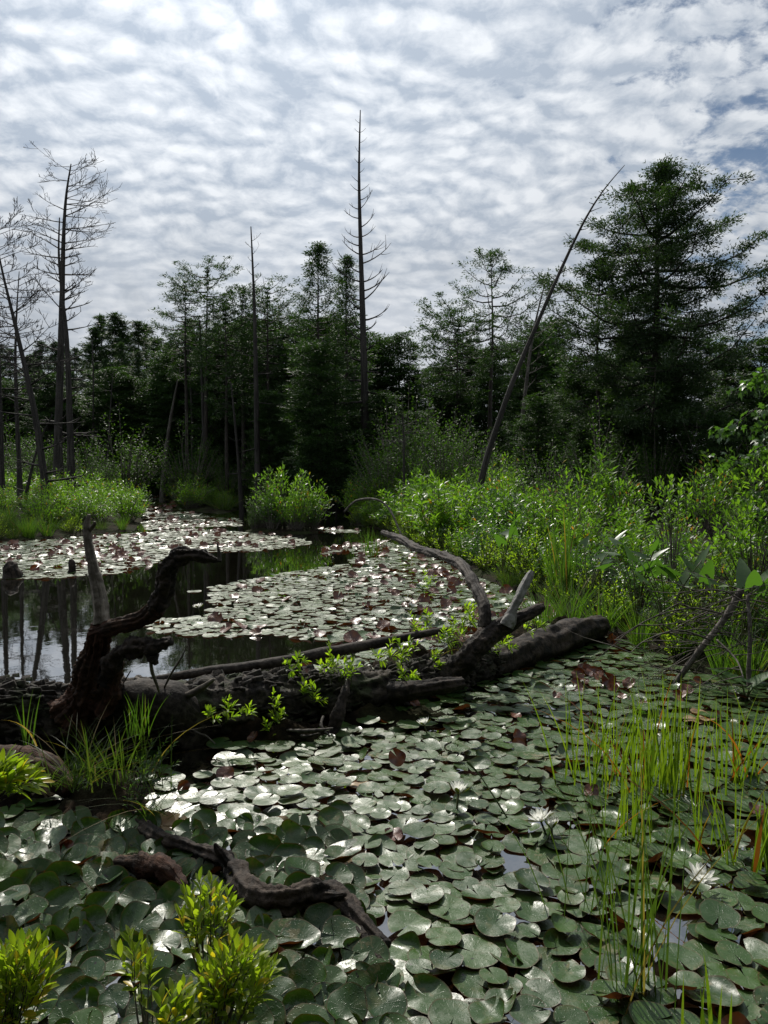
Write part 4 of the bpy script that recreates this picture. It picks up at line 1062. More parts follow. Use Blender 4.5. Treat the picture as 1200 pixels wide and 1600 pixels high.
# stumps in the water
for px, py, w, h, lab in [(18, 903, .13, .20, 'broad black stump at the left edge of the far pads'), (113, 895, .06, .19, 'narrow black stump among the far pads')]:
    g = G(px, py)
    wood('stump', 'root_bark', [g + Vector((0, 0, -.1)), g + Vector((0, 0, h * .5)), g + Vector((-w * .3, 0, h)), g + Vector((-w * .5, 0, h * 1.15))], [w * 1.2, w, w * .7, w * .35], sides=18, per=5, lump=.3, lfreq=9, origin=g, label=lab, cat='stump')

# rotten pieces in the lower left ---------------------------------------------------------------
def hummock(name, c, R, H, seed, label, mat='peat', cat='mound'):
    n = 46; V = []; F = []
    m = MB(); rings = 18
    for i in range(rings + 1):
        f = i / rings
        for k in range(n):
            a = 2 * math.pi * k / n
            x = math.cos(a) * R[0] * f; y = math.sin(a) * R[1] * f
            w = Vector((x * 5, y * 5, seed))
            h = H * (1 - f ** 2.2) * (1 + .9 * mnoise.noise(w)) + .05 * mnoise.noise(w * 3) + .025 * mnoise.noise(w * 8) - .05 * f
            e = 1 + .25 * mnoise.noise(Vector((math.cos(a) * 2, math.sin(a) * 2, seed)))
            V.append(Vector((x * e, y * e, h)))
    for i in range(rings):
        for k in range(n):
            a = i * n + k; b = i * n + (k + 1) % n; F.append((a, a + n, b + n, b))
    m.poly(V, F); o = m.build(name, mat, None, loc=c)
    return tag(o, label, cat)
hummock('peat_hummock', G(165, 1262), (.34, .46), .10, 3.0, 'black peat hummock below the trunk, tufted with dark grass')
hummock('peat_hummock', G(60, 1235), (.42, .35), .08, 8.0, 'low black peat hummock at the left edge under the trunk')
hummock('peat_hummock', G(420, 1150), (.55, .22), .10, 5.0, 'narrow mossy ledge along the front foot of the trunk')
hummock('peat_hummock', G(600, 1125), (.55, .22), .09, 15.0, 'black debris ledge under the broken stub of the trunk')
hummock('peat_hummock', G(700, 1040), (.8, .35), .16, 25.0, 'debris heap at the base of the thick right limb')
hummock('peat_hummock', G(860, 995), (.9, .4), .14, 35.0, 'peat bank carrying the far end of the trunk')
W1 = G(60, 1215)
wood('rotten_log', 'rotten_wood', [P(-60, 1188, 3.75), P(20, 1190, 3.72), P(75, 1205, 3.66), P(110, 1235, 3.6)], [.075, .08, .07, .04], sides=30, per=12, lump=.25, lfreq=7, origin=W1, label='short brown rotten log at the left edge in front of the massive trunk', cat='log')
W2 = G(400, 1410)
def zz(px, py, z): return G(px, py, z + .045)
sb = thing('sunken_branch', 'twisted black sunken branch winding through the foreground pads', 'branch', W2)
def limb2(mat, pts, rads, **kw):
    p, r = smooth_path(pts, rads, 12); m = MB(); m.tube([q - W2 for q in p], r, 44, lump=.42, lfreq=15, ridge=.16, nridge=7, seed=2.2); return m.build('limb', mat, sb)
limb2('root_bark', [zz(205, 1275, .02), zz(245, 1308, .05), zz(300, 1326, .05), zz(345, 1340, .06), zz(372, 1368, .06), zz(395, 1398, .06), zz(440, 1408, .06), zz(490, 1398, .07), zz(525, 1398, .07), zz(560, 1435, .05), zz(605, 1478, .02)], [.022, .03, .028, .034, .040, .044, .042, .044, .038, .032, .020])
limb2('root_bark', [zz(520, 1400, .06), zz(545, 1430, .04), zz(570, 1470, .03), zz(600, 1510, .0)], [.022, .024, .018, .010])
limb2('root_bark', [zz(510, 1400, .08), zz(540, 1398, .11)], [.020, .008])
limb2('root_bark', [zz(360, 1355, .07), zz(342, 1330, .13), zz(335, 1318, .16)], [.018, .012, .005])
limb2('root_bark', [zz(440, 1405, .05), zz(455, 1385, .10)], [.014, .005])
wood('rotten_log', 'rotten_wood', [zz(185, 1350, .03), zz(225, 1352, .06), zz(262, 1362, .07), zz(288, 1388, .05)], [.025, .038, .042, .018], sides=24, per=10, lump=.5, lfreq=16, origin=zz(230, 1360, 0), label='small crumbling rotten chunk left of the twisted sunken branch', cat='log')

# bare twig tangle on the right bank -------------------------------------------------------------
TB = G(1085, 1085, .0)
tg = thing('twig_tangle', 'bare grey dead branches leaning over the right edge of the pads', 'dead bush', TB)
rg = random.Random(9)
for (path, r0, r1, n, dp) in [([(1050, 1075, 5.7), (1090, 1020, 5.7), (1130, 970, 5.75), (1158, 922, 5.8)], .022, .028, 26, 2), ([(1180, 1130, 5.4), (1170, 1060, 5.5), (1172, 990, 5.6), (1168, 930, 5.7)], .02, .012, 16, 2),
                              ([(1110, 1000, 5.6), (1060, 985, 5.5), (1010, 1000, 5.4), (985, 1020, 5.3)], .008, .003, 8, 1), ([(1130, 960, 5.7), (1080, 950, 5.5), (1020, 965, 5.4), (960, 1000, 5.3)], .008, .003, 8, 1),
                              ([(1120, 1000, 5.6), (1150, 1030, 5.4), (1162, 1060, 5.2)], .009, .004, 5, 1), ([(1155, 930, 5.8), (1120, 922, 5.7), (1070, 925, 5.6), (1040, 940, 5.6)], .006, .003, 6, 1)]:
    pts = [P(*q) - TB for q in path]; s2, r2 = smooth_path(pts, [r0 + (r1 - r0) * i / (len(pts) - 1) for i in range(len(pts))], 6)
    m = MB(); m.tube(s2, r2, 7, lump=.15, lfreq=10)
    for i in range(n):
        p = s2[rg.randrange(2, len(s2))]
        twiggy(m, p, Vector((rg.choice([-1, -1, 1]), rg.uniform(-.6, .6), rg.uniform(-.5, .5))), rg.uniform(.2, .55), .005, rg, dp - 1, -.2, 4, .8, .8, .0018)
    m.build('branch', 'twig_wood', tg)

# sprouts on the trunk ---------------------------------------------------------------------------
spots = [(352, 1130, 1085, 4.33), (330, 1128, 1100, 4.35), (383, 1122, 1095, 4.42), (432, 1122, 1078, 4.60), (420, 1150, 1132, 4.5), (465, 1040, 1018, 4.85), (447, 1042, 1030, 4.85), (518, 1070, 1008, 4.85), (505, 1060, 1028, 4.9),
         (530, 1066, 1028, 4.85), (549, 1078, 1026, 4.8), (475, 1095, 1060, 4.72), (490, 1100, 1065, 4.74), (430, 1140, 1110, 4.55), (588, 1030, 1012, 5.1), (608, 1028, 1002, 5.15), (625, 1060, 1000, 5.15), (640, 1040, 992, 5.25),
         (632, 1072, 1040, 5.0), (645, 1068, 1045, 5.0), (674, 1040, 1012, 5.4), (692, 1058, 1032, 5.4), (700, 1008, 965, 5.6), (712, 1010, 975, 5.6), (690, 1005, 975, 5.6), (725, 1000, 960, 5.7), (735, 985, 945, 5.7), (730, 975, 940, 5.9),
         (780, 1020, 990, 5.8), (795, 1018, 985, 5.9), (665, 985, 955, 6.3), (650, 990, 960, 6.2), (655, 1000, 975, 5.8), (760, 1012, 992, 5.9), (835, 985, 960, 6.3), (820, 990, 965, 6.2), (667, 915, 885, 9.0), (660, 922, 895, 9.0)]
for i, (px, b, tp, Y) in enumerate(spots):
    r = random.Random(i); base = P(px, b, Y)
    if Y > 8: base = G(px, b)
    tips = [P(px + r.uniform(-9, 9) + (6 * (j - .5) if j else 0), tp + r.uniform(-3, 10) + 8 * j, base.y + r.uniform(-.05, .05)) for j in range(3 if i % 3 else 4)]
    near = ('left part of the trunk front' if px < 400 else 'trunk right of the weathered knot' if px < 500 else 'trunk beside the thin upright snag' if px < 570 else 'trunk before the broken stub' if px < 660 else 'foot of the thick right limb' if px < 745 else 'far dark end of the trunk')
    tag(sprig_shrub('sprout', 'yellow green leafy sprout growing on the %s' % near if Y < 8 else 'leafy sprout standing among the far pads', base, tips, .054 + .005 * (Y - 4.5), i + 40, per=9, pool=SL, stemr=.0022, stemmat='green_stem', cat='sprout', start=.2), group='leafy sprouts growing on the trunk')

# grass on the trunk and hummock ------------------------------------------------------------------
def blade_plant(name, label, base, n, H, W, spread, lean, seed, mat, cat='grass', seg=7, az0=None, curve=.5, bend=None):
    """a clump whose every blade is a part"""
    r = random.Random(seed); t = thing(name, label, cat, base)
    for i in range(n):
        weak = r.random() < .06
        az = r.uniform(0, 6.28) if az0 is None else az0 + r.gauss(0, .7)
        p = np.array([[r.gauss(0, spread), r.gauss(0, spread * .8), 0]])
        V, F, T = blades(p, np.array([az]), np.array([r.uniform(*lean) + (r.uniform(.2, .5) if weak else 0)]), np.array([H * r.uniform(.55, 1.05)]), np.array([W * r.uniform(.7, 1.25)]), np.array([1.0 if weak else r.random()]), seg, curve + (.8 if weak else 0), twist=np.array([r.uniform(-.9, .9)]))
        m = MB(); m.batch(V, F, T); m.build('blade', mat, t)
    return t
blade_plant('reed_clump', 'dense upright clump of yellow green reeds standing in the pads at the right', G(1030, 1240), 80, .62, .0085, .10, (.0, .16), 1, 'reed_blades', 'reeds')
blade_plant('reed_clump', 'looser reeds just left of the dense upright reed clump', G(940, 1235), 36, .60, .0075, .09, (.02, .26), 2, 'reed_blades', 'reeds')
blade_plant('reed_clump', 'tall thin sedge stems rising from the bottom right of the pads', G(990, 1560), 30, .80, .0058, .055, (.02, .24), 3, 'dark_grass', 'reeds')
blade_plant('reed_clump', 'upright sedge stems between the dense clump and the lone lily', G(985, 1320), 18, .52, .0065, .05, (.0, .2), 4, 'reed_blades', 'reeds')
blade_plant('reed_clump', 'reeds leaning left at the right edge beside the bank', G(1155, 1225), 26, .55, .009, .06, (.02, .3), 5, 'reed_blades', 'reeds')
blade_plant('reed_clump', 'sparse reeds at the right edge level with the lone lily', G(1110, 1345), 20, .45, .007, .07, (.02, .35), 6, 'reed_blades', 'reeds')
blade_plant('reed_clump', 'thin dark sedge stems left of the tall thin sedge', G(915, 1440), 13, .60, .0042, .07, (.1, .35), 7, 'dark_grass', 'reeds')
blade_plant('reed_clump', 'few broad yellow green blades poking up at the bottom edge', G(1110, 1690), 7, .30, .0095, .07, (.0, .12), 8, 'reed_blades', 'reeds')
blade_plant('reed_clump', 'tall broad leaved reed cut by the right edge', G(1192, 1370), 10, .42, .014, .03, (.05, .4), 9, 'reed_blades', 'reeds')
blade_plant('grass_clump', 'dark willowy grass on the peat hummock before the trunk', P(175, 1225, 3.45), 44, .36, .006, .09, (.05, .5), 10, 'dark_grass')
blade_plant('grass_clump', 'fine straw coloured grass hanging from the peat hummock', P(110, 1225, 3.4), 70, .30, .0035, .06, (.4, 1.3), 11, 'dark_grass')
blade_plant('grass_clump', 'few tall blades at the left edge before the trunk', P(42, 1165, 3.9), 7, .36, .009, .02, (.02, .25), 12, 'grass_blades')
blade_plant('grass_clump', 'bright thin blades on the weathered knot', P(215, 1150, 4.0), 18, .26, .006, .04, (.05, .4), 13, 'grass_blades')
blade_plant('grass_clump', 'dry curled stems right of the willowy grass', P(250, 1275, 3.1), 20, .26, .0035, .03, (.4, 1.4), 14, 'dark_grass')
blade_plant('grass_clump', 'thin grass clump standing in the far pads before the shore', G(578, 868), 26, .6, .012, .12, (.02, .3), 15, 'grass_blades')
blade_plant('grass_clump', 'fine grass beside the foot of the thick right limb', G(735, 1035, .1), 34, .3, .004, .12, (.1, .7), 16, 'dark_grass')
# bent seed head stalk over the pads
m = MB(); g0 = G(800, 1290); p, w = smooth_path([Vector((0, 0, 0)), P(775, 1250, g0.y * 1.02) - g0, P(750, 1212, g0.y * 1.05) - g0, P(730, 1190, g0.y * 1.06) - g0], [.004, .004, .003, .008], 5)
m.tube(p, w, 6); o = m.build('seed_stalk', 'dark_grass', None, loc=g0); tag(o, 'single bent green stalk with a brown tip leaning left over the pads', 'grass')
# ---------------------------------------------------------------- lily pads
def pad_arrays(seed, seg=28, rings=(0, .3, .6, .85, 1.0), curl=.0, curlw=1.0, wave=.03, cleft=.30, fold=0.0):
    """a round floating leaf of radius 1 cut to its centre, returns V,F,UV. curl lifts part of the rim."""
    q = random.Random(seed); ph = q.uniform(0, 6.28); ca = q.uniform(0, 6.28); ph2 = q.uniform(0, 6.28)
    V = [(0, 0, 0)]; UV = [(0, 0)]
    for r in rings[1:]:
        for k in range(seg + 1):
            a = cleft * (.25 + .75 * r) / 2 + (2 * math.pi - cleft * (.25 + .75 * r)) * k / seg
            rr = r * (1 + .035 * math.sin(a * 3 + ph) * r + .02 * math.sin(a * 7 + ph2) * r) * (1 - .0 * r)
            # pad lobes slightly pointed at the cleft
            if k in (0, seg): rr *= .97
            x, y = rr * math.cos(a), rr * math.sin(a) * .96
            z = wave * r * r * math.sin(a * 3 + ph) + wave * .6 * r * r * math.sin(a * 5 + ph2)
            f = max(0.0, math.cos(a - ca)) ** curlw
            z += curl * f * r ** 3 + fold * abs(math.sin(a)) * r
            rr2 = 1 - min(.5, .45 * curl * f * r * r)
            V.append((x * rr2, y * rr2, z)); UV.append((r * math.cos(a), r * math.sin(a)))
    F3 = [(0, k + 1, k + 2) for k in range(seg)]; F4 = []
    for i in range(len(rings) - 2):
        for k in range(seg):
            a = 1 + i * (seg + 1) + k; F4.append((a, a + seg + 1, a + seg + 2, a + 1))
    return np.array(V, float), np.array(F3), np.array(F4), np.array(UV, float)

def pad_mesh(arr, tone, dry, name='lily_pad'):
    V, F3, F4, UV = arr
    m = MB(); m.batch(V, F3, np.full(len(V), tone), UV)
    m2 = MB(); m2.poly([Vector(v) for v in V], [tuple(int(i) for i in f) for f in F3] + [tuple(int(i) for i in f) for f in F4], tone, [tuple(u) for u in UV])
    me = m2.mesh(name, 'lily_pad')
    at = me.attributes.new('dry', 'FLOAT', 'POINT'); at.data.foreach_set('value', np.full(len(V), dry, np.float32))
    return me
FLAT = [pad_mesh(pad_arrays(600 + i, curl=.05 * (i % 3), wave=.022 + .01 * (i % 2), fold=.04 * (i % 4)), (i % 5) / 5, 0) for i in range(12)]
CURL = [pad_mesh(pad_arrays(630 + i, curl=.30 + .10 * (i % 4), curlw=1.2, wave=.05, fold=.06 * (i % 3)), (i % 4) / 4, 0) for i in range(10)]
RED = [pad_mesh(pad_arrays(650 + i, curl=.35 + .12 * (i % 3), wave=.10), .5, .65) for i in range(5)]
TAN = [pad_mesh(pad_arrays(660 + i, curl=.10, wave=.09), .5, 1.0) for i in range(3)]

# where pads float, in photo outline, for the water behind the trunk
def inpoly(px, py, poly):
    c = False; n = len(poly)
    for i in range(n):
        x1, y1 = poly[i]; x2, y2 = poly[(i + 1) % n]
        if (y1 > py) != (y2 > py) and px < (x2 - x1) * (py - y1) / (y2 - y1) + x1: c = not c
    return c
FAR = [
    [(262, 962), (300, 925), (380, 908), (450, 895), (540, 882), (560, 868), (515, 872), (500, 862), (540, 850), (600, 846), (660, 862), (760, 910), (850, 945), (870, 975), (800, 990), (760, 1000), (700, 985), (640, 985), (560, 1008), (480, 1000), (420, 992), (350, 995), (240, 990), (225, 975)],
    [(-300, 905), (-300, 850), (60, 845), (135, 838), (225, 832), (300, 826), (385, 832), (470, 842), (490, 850), (400, 862), (330, 862), (255, 872), (235, 882), (180, 897), (60, 905)],
    [(222, 815), (300, 806), (372, 810), (378, 822), (300, 824), (228, 828)],
    [(225, 800), (290, 800), (320, 806), (226, 811)],
    [(226, 775), (268, 775), (285, 797), (224, 796)],
    [(470, 826), (560, 828), (560, 832), (480, 832)],
    [(460, 1048), (560, 1022), (700, 990), (760, 1000), (720, 1030), (600, 1050), (500, 1062)]]
HOLES = [[(240, 950), (330, 915), (330, 960), (250, 970)], [(490, 868), (560, 860), (540, 880), (480, 885)]]
WATER = [  # open water in front
    [(540, 1440), (620, 1420), (640, 1480), (600, 1500)], [(790, 1330), (850, 1345), (840, 1380), (800, 1370)], [(1010, 1420), (1080, 1420), (1080, 1480), (1010, 1480)], [(880, 1470), (940, 1490), (930, 1550), (880, 1530)],
    [(240, 1150), (330, 1150), (350, 1205), (300, 1225), (250, 1215)], [(160, 1180), (230, 1195), (225, 1245), (170, 1235)], [(930, 1350), (960, 1365), (950, 1400), (930, 1380)], [(585, 1190), (615, 1195), (605, 1215), (585, 1208)], [(460, 1470), (520, 1500), (500, 1530), (470, 1500)]]
marks = [((1093, 1370), 'the lone white lily'), ((850, 1280), 'the pair of white lilies'), ((715, 1235), 'the half open lily'), ((663, 1128), 'the trunkside lily'), ((985, 1480), 'the tall thin sedge'), ((1010, 1230), 'the dense reed clump'),
         ((372, 1520), 'the larger bushy shrub'), ((30, 1520), 'the corner shrub'), ((212, 1500), 'the leafy sprig'), ((430, 1405), 'the sunken branch'), ((745, 1572), 'the closed lily bud'), ((235, 1365), 'the rotten chunk'), ((150, 1280), 'the peat hummock'),
         ((570, 1350), 'the yellowed pads'), ((600, 1460), 'the open gap'), ((900, 1085), 'the trunk end'), ((1150, 1180), 'the right hand bank'), ((800, 1140), 'the upright red pad'), ((560, 1200), 'the trunk shadow'), ((1110, 1540), 'the broad bottom blades')]
def near_of(px, py):
    (mx, my), t = min(marks, key=lambda m: math.hypot(m[0][0] - px, m[0][1] - py))
    v = 'below' if py > my + 45 else 'above' if py < my - 45 else ''
    h = 'right of' if px > mx + 40 else 'left of' if px < mx - 40 else ''
    w = (v + ' ' + h) if v and h else (v or h or 'touching')
    return (w.strip() + ' ' + t)

# candidates by relaxed dart throwing, spacing a little under the leaf width
def darts(x0, x1, y0, y1, rfun, accept, rg, tries):
    cell = .3; grid = {}; out = []
    for _ in range(tries):
        y = math.sqrt(rg.uniform(y0 * y0, y1 * y1)); h = (y / 1200) * 900
        x = rg.uniform(max(x0, -h / 1.2), min(x1, h / 1.2)); px, py = px_of((x, y, 0))
        if not accept(px, py, x, y): continue
        r = rfun(x, y, rg); ok = True; gx, gy = int(x // cell), int(y // cell)
        for i in (-1, 0, 1):
            for j in (-1, 0, 1):
                for (a, b, c) in grid.get((gx + i, gy + j), ()):
                    if (a - x) ** 2 + (b - y) ** 2 < ((r + c) * .66) ** 2: ok = False; break
                if not ok: break
            if not ok: break
        if ok:
            out.append((x, y, r)); grid.setdefault((gx, gy), []).append((x, y, r))
    return out
rg = random.Random(21)
logline = [(-200, 1180), (100, 1180), (300, 1170), (450, 1150), (560, 1135), (700, 1085), (760, 1062), (840, 1035), (940, 1000), (1000, 1010), (1080, 1060), (1200, 1075), (1300, 1080)]
def front_ok(px, py, x, y):
    if py < np.interp(px, [p[0] for p in logline], [p[1] for p in logline]): return False
    if px < -120 or px > 1320 or py > 1900: return False
    return not any(inpoly(px, py, w) for w in WATER)
crowd = lambda x, y: px_of((x, y, 0))[0] < 560 + (px_of((x, y, 0))[1] - 1440) * .3 and px_of((x, y, 0))[1] > 1300
near = darts(-4, 5, 1.55, 7.8, lambda x, y, g: g.uniform(.050, .098) if y > 3.2 else g.uniform(.052, .094), front_ok, rg, 55000)
# second layer fills gaps and overlaps, thicker in the crowded lower left
near = [p for p in near if min(math.hypot(px_of((p[0], p[1], 0))[0] - a, px_of((p[0], p[1], 0))[1] - b) for a, b in ((1093, 1372), (850, 1285), (716, 1240), (663, 1132))) > 17]
near2 = darts(-3, 4, 1.6, 6.5, lambda x, y, g: g.uniform(.045, .08), front_ok, rg, 2500)
allp = [(x, y, r, 0) for x, y, r in near] + [(x, y, r, 1) for x, y, r in near2]
extra = darts(-2.5, .3, 1.6, 3.3, lambda x, y, g: g.uniform(.07, .10), lambda px, py, x, y: front_ok(px, py, x, y) and px < 560 + (py - 1440) * .3 and py > 1290, rg, 6000) + darts(-2.5, .3, 1.6, 3.3, lambda x, y, g: g.uniform(.05, .09), lambda px, py, x, y: front_ok(px, py, x, y) and px < 560 + (py - 1440) * .3 and py > 1290, rg, 6000)
allp += [(x, y, r, 2) for x, y, r in extra]
def size_px(t): 
    px, py = px_of((t[0], t[1], 0))
    inn = -30 < px < 1230 and py < 1630
    return (t[2] / t[1] * (1 + EYE / t[1]) if inn else 0)
allp.sort(key=size_px, reverse=True)
redspots = [(800, 1120), (817, 1165), (912, 1058), (935, 1062), (955, 1078), (905, 1075), (960, 998), (1065, 1095), (990, 1085), (655, 1460), (620, 1470), (1010, 1160), (945, 1190), (1180, 1280), (920, 1240)]
tanspots = [(555, 1352), (585, 1352), (440, 1300), (570, 1230), (500, 1375), (630, 1468), (1095, 1130), (262, 1305), (540, 1378)]
front_stuff = []
zord = 0
for idx, (x, y, r, layer) in enumerate(allp):
    px, py = px_of((x, y, 0)); g = rg
    cr = crowd(x, y)
    dr = min(math.hypot(px - a, py - b) for a, b in redspots); dt_ = min(math.hypot(px - a, py - b) for a, b in tanspots)
    kind = 'flat'
    if dt_ < 13: kind = 'tan'
    elif dr < 10 or g.random() < .013: kind = 'red'
    elif (cr and g.random() < .72) or g.random() < (.30 if px > 700 and py > 1240 else .14): kind = 'curl'
    z = .006 + .006 * (idx % 5) + (.018 if layer == 1 else .03 if layer == 2 else 0)
    if kind == 'curl' and cr: z += .012
    rx, ry = (g.gauss(0, .055), g.gauss(0, .055))
    if kind == 'curl': rx += g.gauss(0, .07); ry += g.gauss(0, .07)
    if cr: r *= .82; rx += g.uniform(.12, .78); ry += g.gauss(0, .2); z += r * .22
    if kind == 'red': r *= .72; rx += g.uniform(.1, 1.1); ry += g.uniform(-.4, .4); z += r * .4
    az = g.uniform(0, 6.28)
    M = Matrix.Translation((x, y, z)) @ Matrix.Rotation(rx, 4, 'X') @ Matrix.Rotation(ry, 4, 'Y') @ Matrix.Rotation(az, 4, 'Z') @ Matrix.Diagonal((r, r, r, 1))
    if idx < 300 or (kind in ('red', 'tan') and (dr < 16 or dt_ < 20) and False):
        pool = {'flat': FLAT, 'curl': CURL, 'red': RED, 'tan': TAN}[kind]
        o = put(pool[g.randrange(len(pool))], 'lily_pad'); o.matrix_world = M
        o.location = (x, y, z); o.rotation_euler = M.to_euler(); o.scale = (r, r, r)
        sz = 'large ' if r > .09 else 'small ' if r < .068 else ''
        ds = {'flat': 'green lily pad floating flat', 'curl': 'dark lily pad with curled rim', 'red': 'red brown withered lily pad', 'tan': 'yellow tan decaying lily pad'}[kind]
        tag(o, '%s%s %s' % (sz, ds, near_of(px, py)), 'lily pad', 'lily pads on the near water')
    else:
        front_stuff.append((M, kind))

def merge(items, seg, rings, seed0, name, label):
    """join many pads into one mesh"""
    kinds = {'flat': [pad_arrays(seed0 + i, seg, rings, curl=.05 * (i % 3), wave=.025) for i in range(6)], 'curl': [pad_arrays(seed0 + 9 + i, seg, rings, curl=.2 + .08 * i, wave=.04) for i in range(5)],
             'red': [pad_arrays(seed0 + 19 + i, seg, rings, curl=.4, wave=.1) for i in range(3)], 'tan': [pad_arrays(seed0 + 29, seg, rings, curl=.1, wave=.09)]}
    VV = []; LL = []; CC = []; UU = []; TT = []; DD = []; off = 0; q = random.Random(seed0)
    for M, kd in items:
        V, F3, F4, UV = q.choice(kinds[kd]); Mn = np.array(M)
        VV.append(V @ Mn[:3, :3].T + Mn[:3, 3]); UU.append(UV)
        LL.append((F3 + off).ravel()); CC.append(np.full(len(F3), 3))
        if len(F4): LL.append((F4 + off).ravel()); CC.append(np.full(len(F4), 4))
        TT.append(np.full(len(V), q.random())); DD.append(np.full(len(V), {'red': .65, 'tan': 1.0}.get(kd, 0.0))); off += len(V)
    V = np.concatenate(VV).astype(np.float32); L = np.concatenate(LL).astype(np.int32); C = np.concatenate(CC).astype(np.int32); U = np.concatenate(UU).astype(np.float32)
    me = bpy.data.meshes.new(name); me.vertices.add(len(V)); me.vertices.foreach_set('co', V.ravel())
    me.loops.add(len(L)); me.loops.foreach_set('vertex_index', L); me.polygons.add(len(C))
    me.polygons.foreach_set('loop_start', np.concatenate([[0], np.cumsum(C)[:-1]]).astype(np.int32)); me.update(calc_edges=True)
    me.uv_layers.new(name='UVMap').data.foreach_set('uv', U[L].ravel())
    me.attributes.new('tone', 'FLOAT', 'POINT').data.foreach_set('value', np.concatenate(TT).astype(np.float32))
    me.attributes.new('dry', 'FLOAT', 'POINT').data.foreach_set('value', np.concatenate(DD).astype(np.float32))
    me.polygons.foreach_set('use_smooth', np.ones(len(C), bool)); me.materials.append(MATS['lily_pad']); me.validate()
    return tag(put(me, name), label, 'lily pads', kind='stuff')
merge(front_stuff, 20, (0, .45, .8, 1.0), 700, 'small_lily_pads', 'smaller lily pads crowding the near water between the larger ones')

def far_ok(px, py, x, y):
    return any(inpoly(px, py, p) for p in FAR) and not any(inpoly(px, py, p) for p in HOLES) and land_d(x, y)[0] < .1
far = darts(-22, 8, 5.2, 12.5, lambda x, y, g: g.uniform(.06, .10), far_ok, rg, 36000)
far += darts(-30, 8, 12.5, 26, lambda x, y, g: g.uniform(.075, .11), far_ok, rg, 60000) + darts(-30, 8, 26, 56, lambda x, y, g: g.uniform(.11, .17), far_ok, rg, 50000)
items = []
for (x, y, r) in far:
    px, py = px_of((x, y, 0)); g = rg
    pr = .03 + .12 * min(1, max(0, (px - 480) / 200)) if py > 870 else .06
    if px < 240 and 848 < py < 885: pr = .14
    u = g.random(); kd = 'red' if u < pr else 'curl' if u < pr + .13 + (.14 if px > 500 else 0) else 'flat'
    if kd == 'flat': rx, ry, z = g.gauss(0, .022), g.gauss(0, .022), .004 + .003 * g.random()
    elif kd == 'curl': rx, ry, z = g.gauss(0, .07), g.gauss(0, .07), .012
    else: rx, ry, z = g.uniform(-.1, .9), g.uniform(-.4, .4), r * .4
    items.append((Matrix.Translation((x, y, z)) @ Matrix.Rotation(rx, 4, 'X') @ Matrix.Rotation(ry, 4, 'Y') @ Matrix.Rotation(g.uniform(0, 6.28), 4, 'Z') @ Matrix.Diagonal((r, r, r, 1)), kd))
merge(items, 14, (0, .6, 1.0), 800, 'far_lily_pads', 'carpet of lily pads on the water behind the massive trunk')
print('pads', len(allp), 'far', len(items))

# ---------------------------------------------------------------- water lilies
def petal_mesh(w, mat='petals'):
    m = MB(); ys = [0, .25, .55, .82, 1]; ws = [.25, .7, 1, .7, .05]; vs = []
    for y, a in zip(ys, ws):
        z = .30 * y * y; vs += [Vector((-a * w, y, z + .10 * a)), Vector((0, y, z)), Vector((a * w, y, z + .10 * a))]
    fs = []
    for i in range(4):
        b = i * 3; fs += [(b, b + 1, b + 4, b + 3), (b + 1, b + 2, b + 5, b + 4)]
    m.poly(vs, fs); return m.mesh('petal', mat)
PET = petal_mesh(.17); SEP = petal_mesh(.20, 'sepals')
sm = MB(); q_ = random.Random(2)
for i in range(34):
    a = i * 2.4; rr_ = .02 + .16 * math.sqrt(i / 34); b = Vector((math.cos(a) * rr_, math.sin(a) * rr_, 0))
    sm.tube([b, b * 1.1 + Vector((0, 0, .14)), b * .75 + Vector((0, 0, .26))], [.014, .014, .006], 3)
STA = sm.mesh('stamens', 'stamens')
def lily(px, py, R, label, openf=1.0, tiltx=0.0, z=.05, group=None, parts=True, Yx=None):
    g = G(px, py, z); t = thing('water_lily', label, 'flower', g, rng.uniform(0, 6.28), group)
    t.rotation_euler = (tiltx, 0, rng.uniform(0, 6.28))
    for (n, el, L, off) in ((4, .0, 1.0, .3), (8, .30, .98, .0), (8, .62, .88, .4), (7, .95, .72, .15), (5, 1.2, .5, .5)):
        for i in range(n):
            a = 2 * math.pi * i / n + off + q_.uniform(-.1, .1)
            e = 1.45 - (1.45 - el) * openf + q_.uniform(-.08, .08)
            l = put(SEP if n == 4 and el == 0 else PET, 'sepal' if n == 4 and el == 0 else 'petal', t)
            l.location = (-math.sin(a) * .10 * R, math.cos(a) * .10 * R, 0); l.rotation_euler = (e, 0, a); s = L * R; l.scale = (s, s, s)
    if openf > .6:
        s = put(STA, 'stamens', t); s.scale = (R * 1.1,) * 3; s.location = (0, 0, .02 * R)
    m = MB(); m.tube([(0, 0, 0), (0, .01, -z - .02)], [.005, .005], 6); m.build('stalk', 'green_stem', t)
    return t
lily(1093, 1376, .066, 'lone wide open white water lily at the right between reeds and the edge', 1.0, .25, .07)
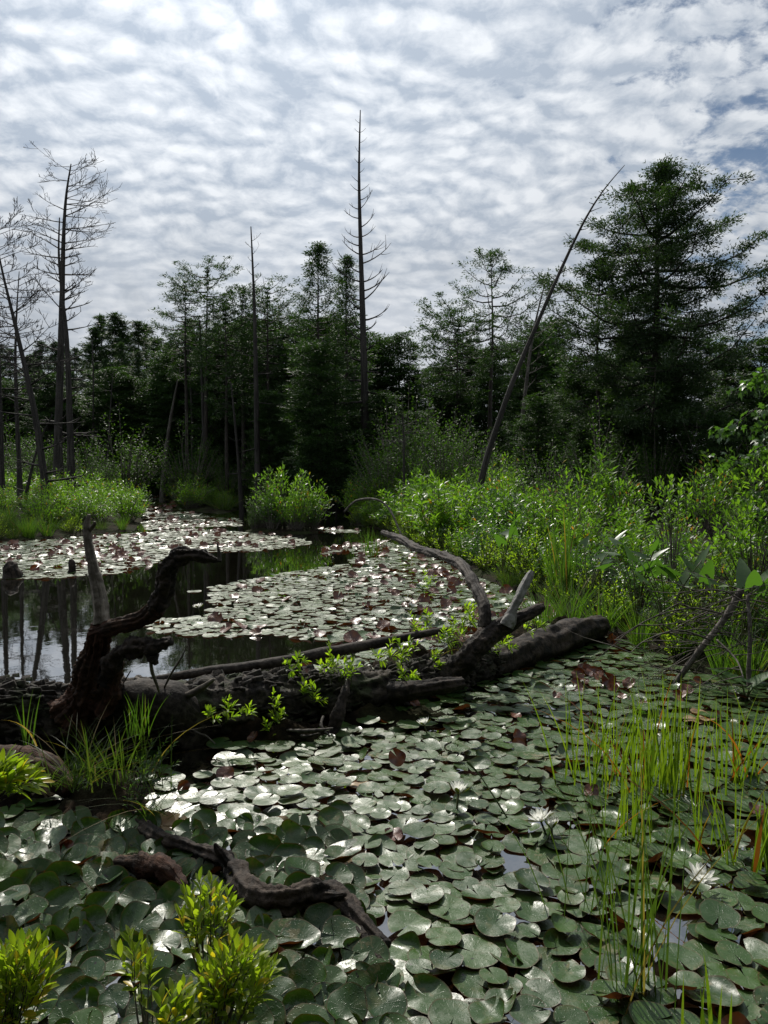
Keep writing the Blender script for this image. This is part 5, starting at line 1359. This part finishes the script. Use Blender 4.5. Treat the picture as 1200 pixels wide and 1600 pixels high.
lily(845, 1283, .064, 'open white water lily with yellow centre, upper left of the pair', .95, .30, .09)
lily(862, 1294, .052, 'half open white water lily, lower right of the pair', .6, .1, .07)
lily(716, 1240, .062, 'pale half open white lily alone in the middle of the pads', .7, .1, .11)
lily(663, 1133, .052, 'small white lily with yellow heart beside the trunk', .8, .3, .08)
lily(743, 1575, .028, 'closed cream lily bud at the bottom of the pads', .12, .9, .03)
lily(204, 1364, .035, 'white petals opening beside the crumbling rotten chunk', .4, .5, .05)
lily(912, 1069, .035, 'tiny white lily bud among red pads near the far end of the trunk', .3, .5, .04)
for (px, py, R, lab) in [(310, 950, .07, 'distant white lily among the pads behind the curved limb'), (537, 940, .06, 'distant white lily in the middle of the far pads'), (541, 957, .05, 'distant lily with yellow centre below the middle one'), (470, 973, .05, 'yellow centred distant lily near the open water'),
                         (636, 940, .07, 'left one of the two distant white lilies near the arched limb'), (644, 950, .07, 'right one of the two distant white lilies near the arched limb'), (682, 966, .06, 'distant white lily close beside the foot of the arched limb'), (395, 912, .06, 'distant white lily at the dark water edge')]:
    lily(px, py, R, lab, .9, .3, .05, 'distant lilies behind the trunk')
# ---------------------------------------------------------------- tell alike things apart by their order across the view
def finish_labels():
    bpy.context.view_layer.update()
    d = {}
    for o in sc.objects:
        if o.parent is None and 'label' in o and o.get('kind') is None:
            d.setdefault(o['label'], []).append(o)
    ords = ['leftmost', 'second from left', 'third from left', 'fourth from left', 'fifth from left', 'sixth from left', 'seventh from left', 'eighth from left', 'ninth from left', 'tenth from left', 'eleventh from left', 'twelfth from left', 'thirteenth from left', 'fourteenth from left', 'fifteenth from left', 'sixteenth from left']
    for lab, obs in d.items():
        if len(obs) < 2 or len(obs) > 16: continue
        obs.sort(key=lambda o: px_of(o.location)[0] if o.location.y > .5 else 0)
        for i, o in enumerate(obs):
            w = ords[i] if i < len(obs) - 1 else 'rightmost'
            new = lab + ', ' + w + (' of those alike' if len(lab.split()) < 10 else '')
            if len(new.split()) <= 16: o['label'] = new
finish_labels()
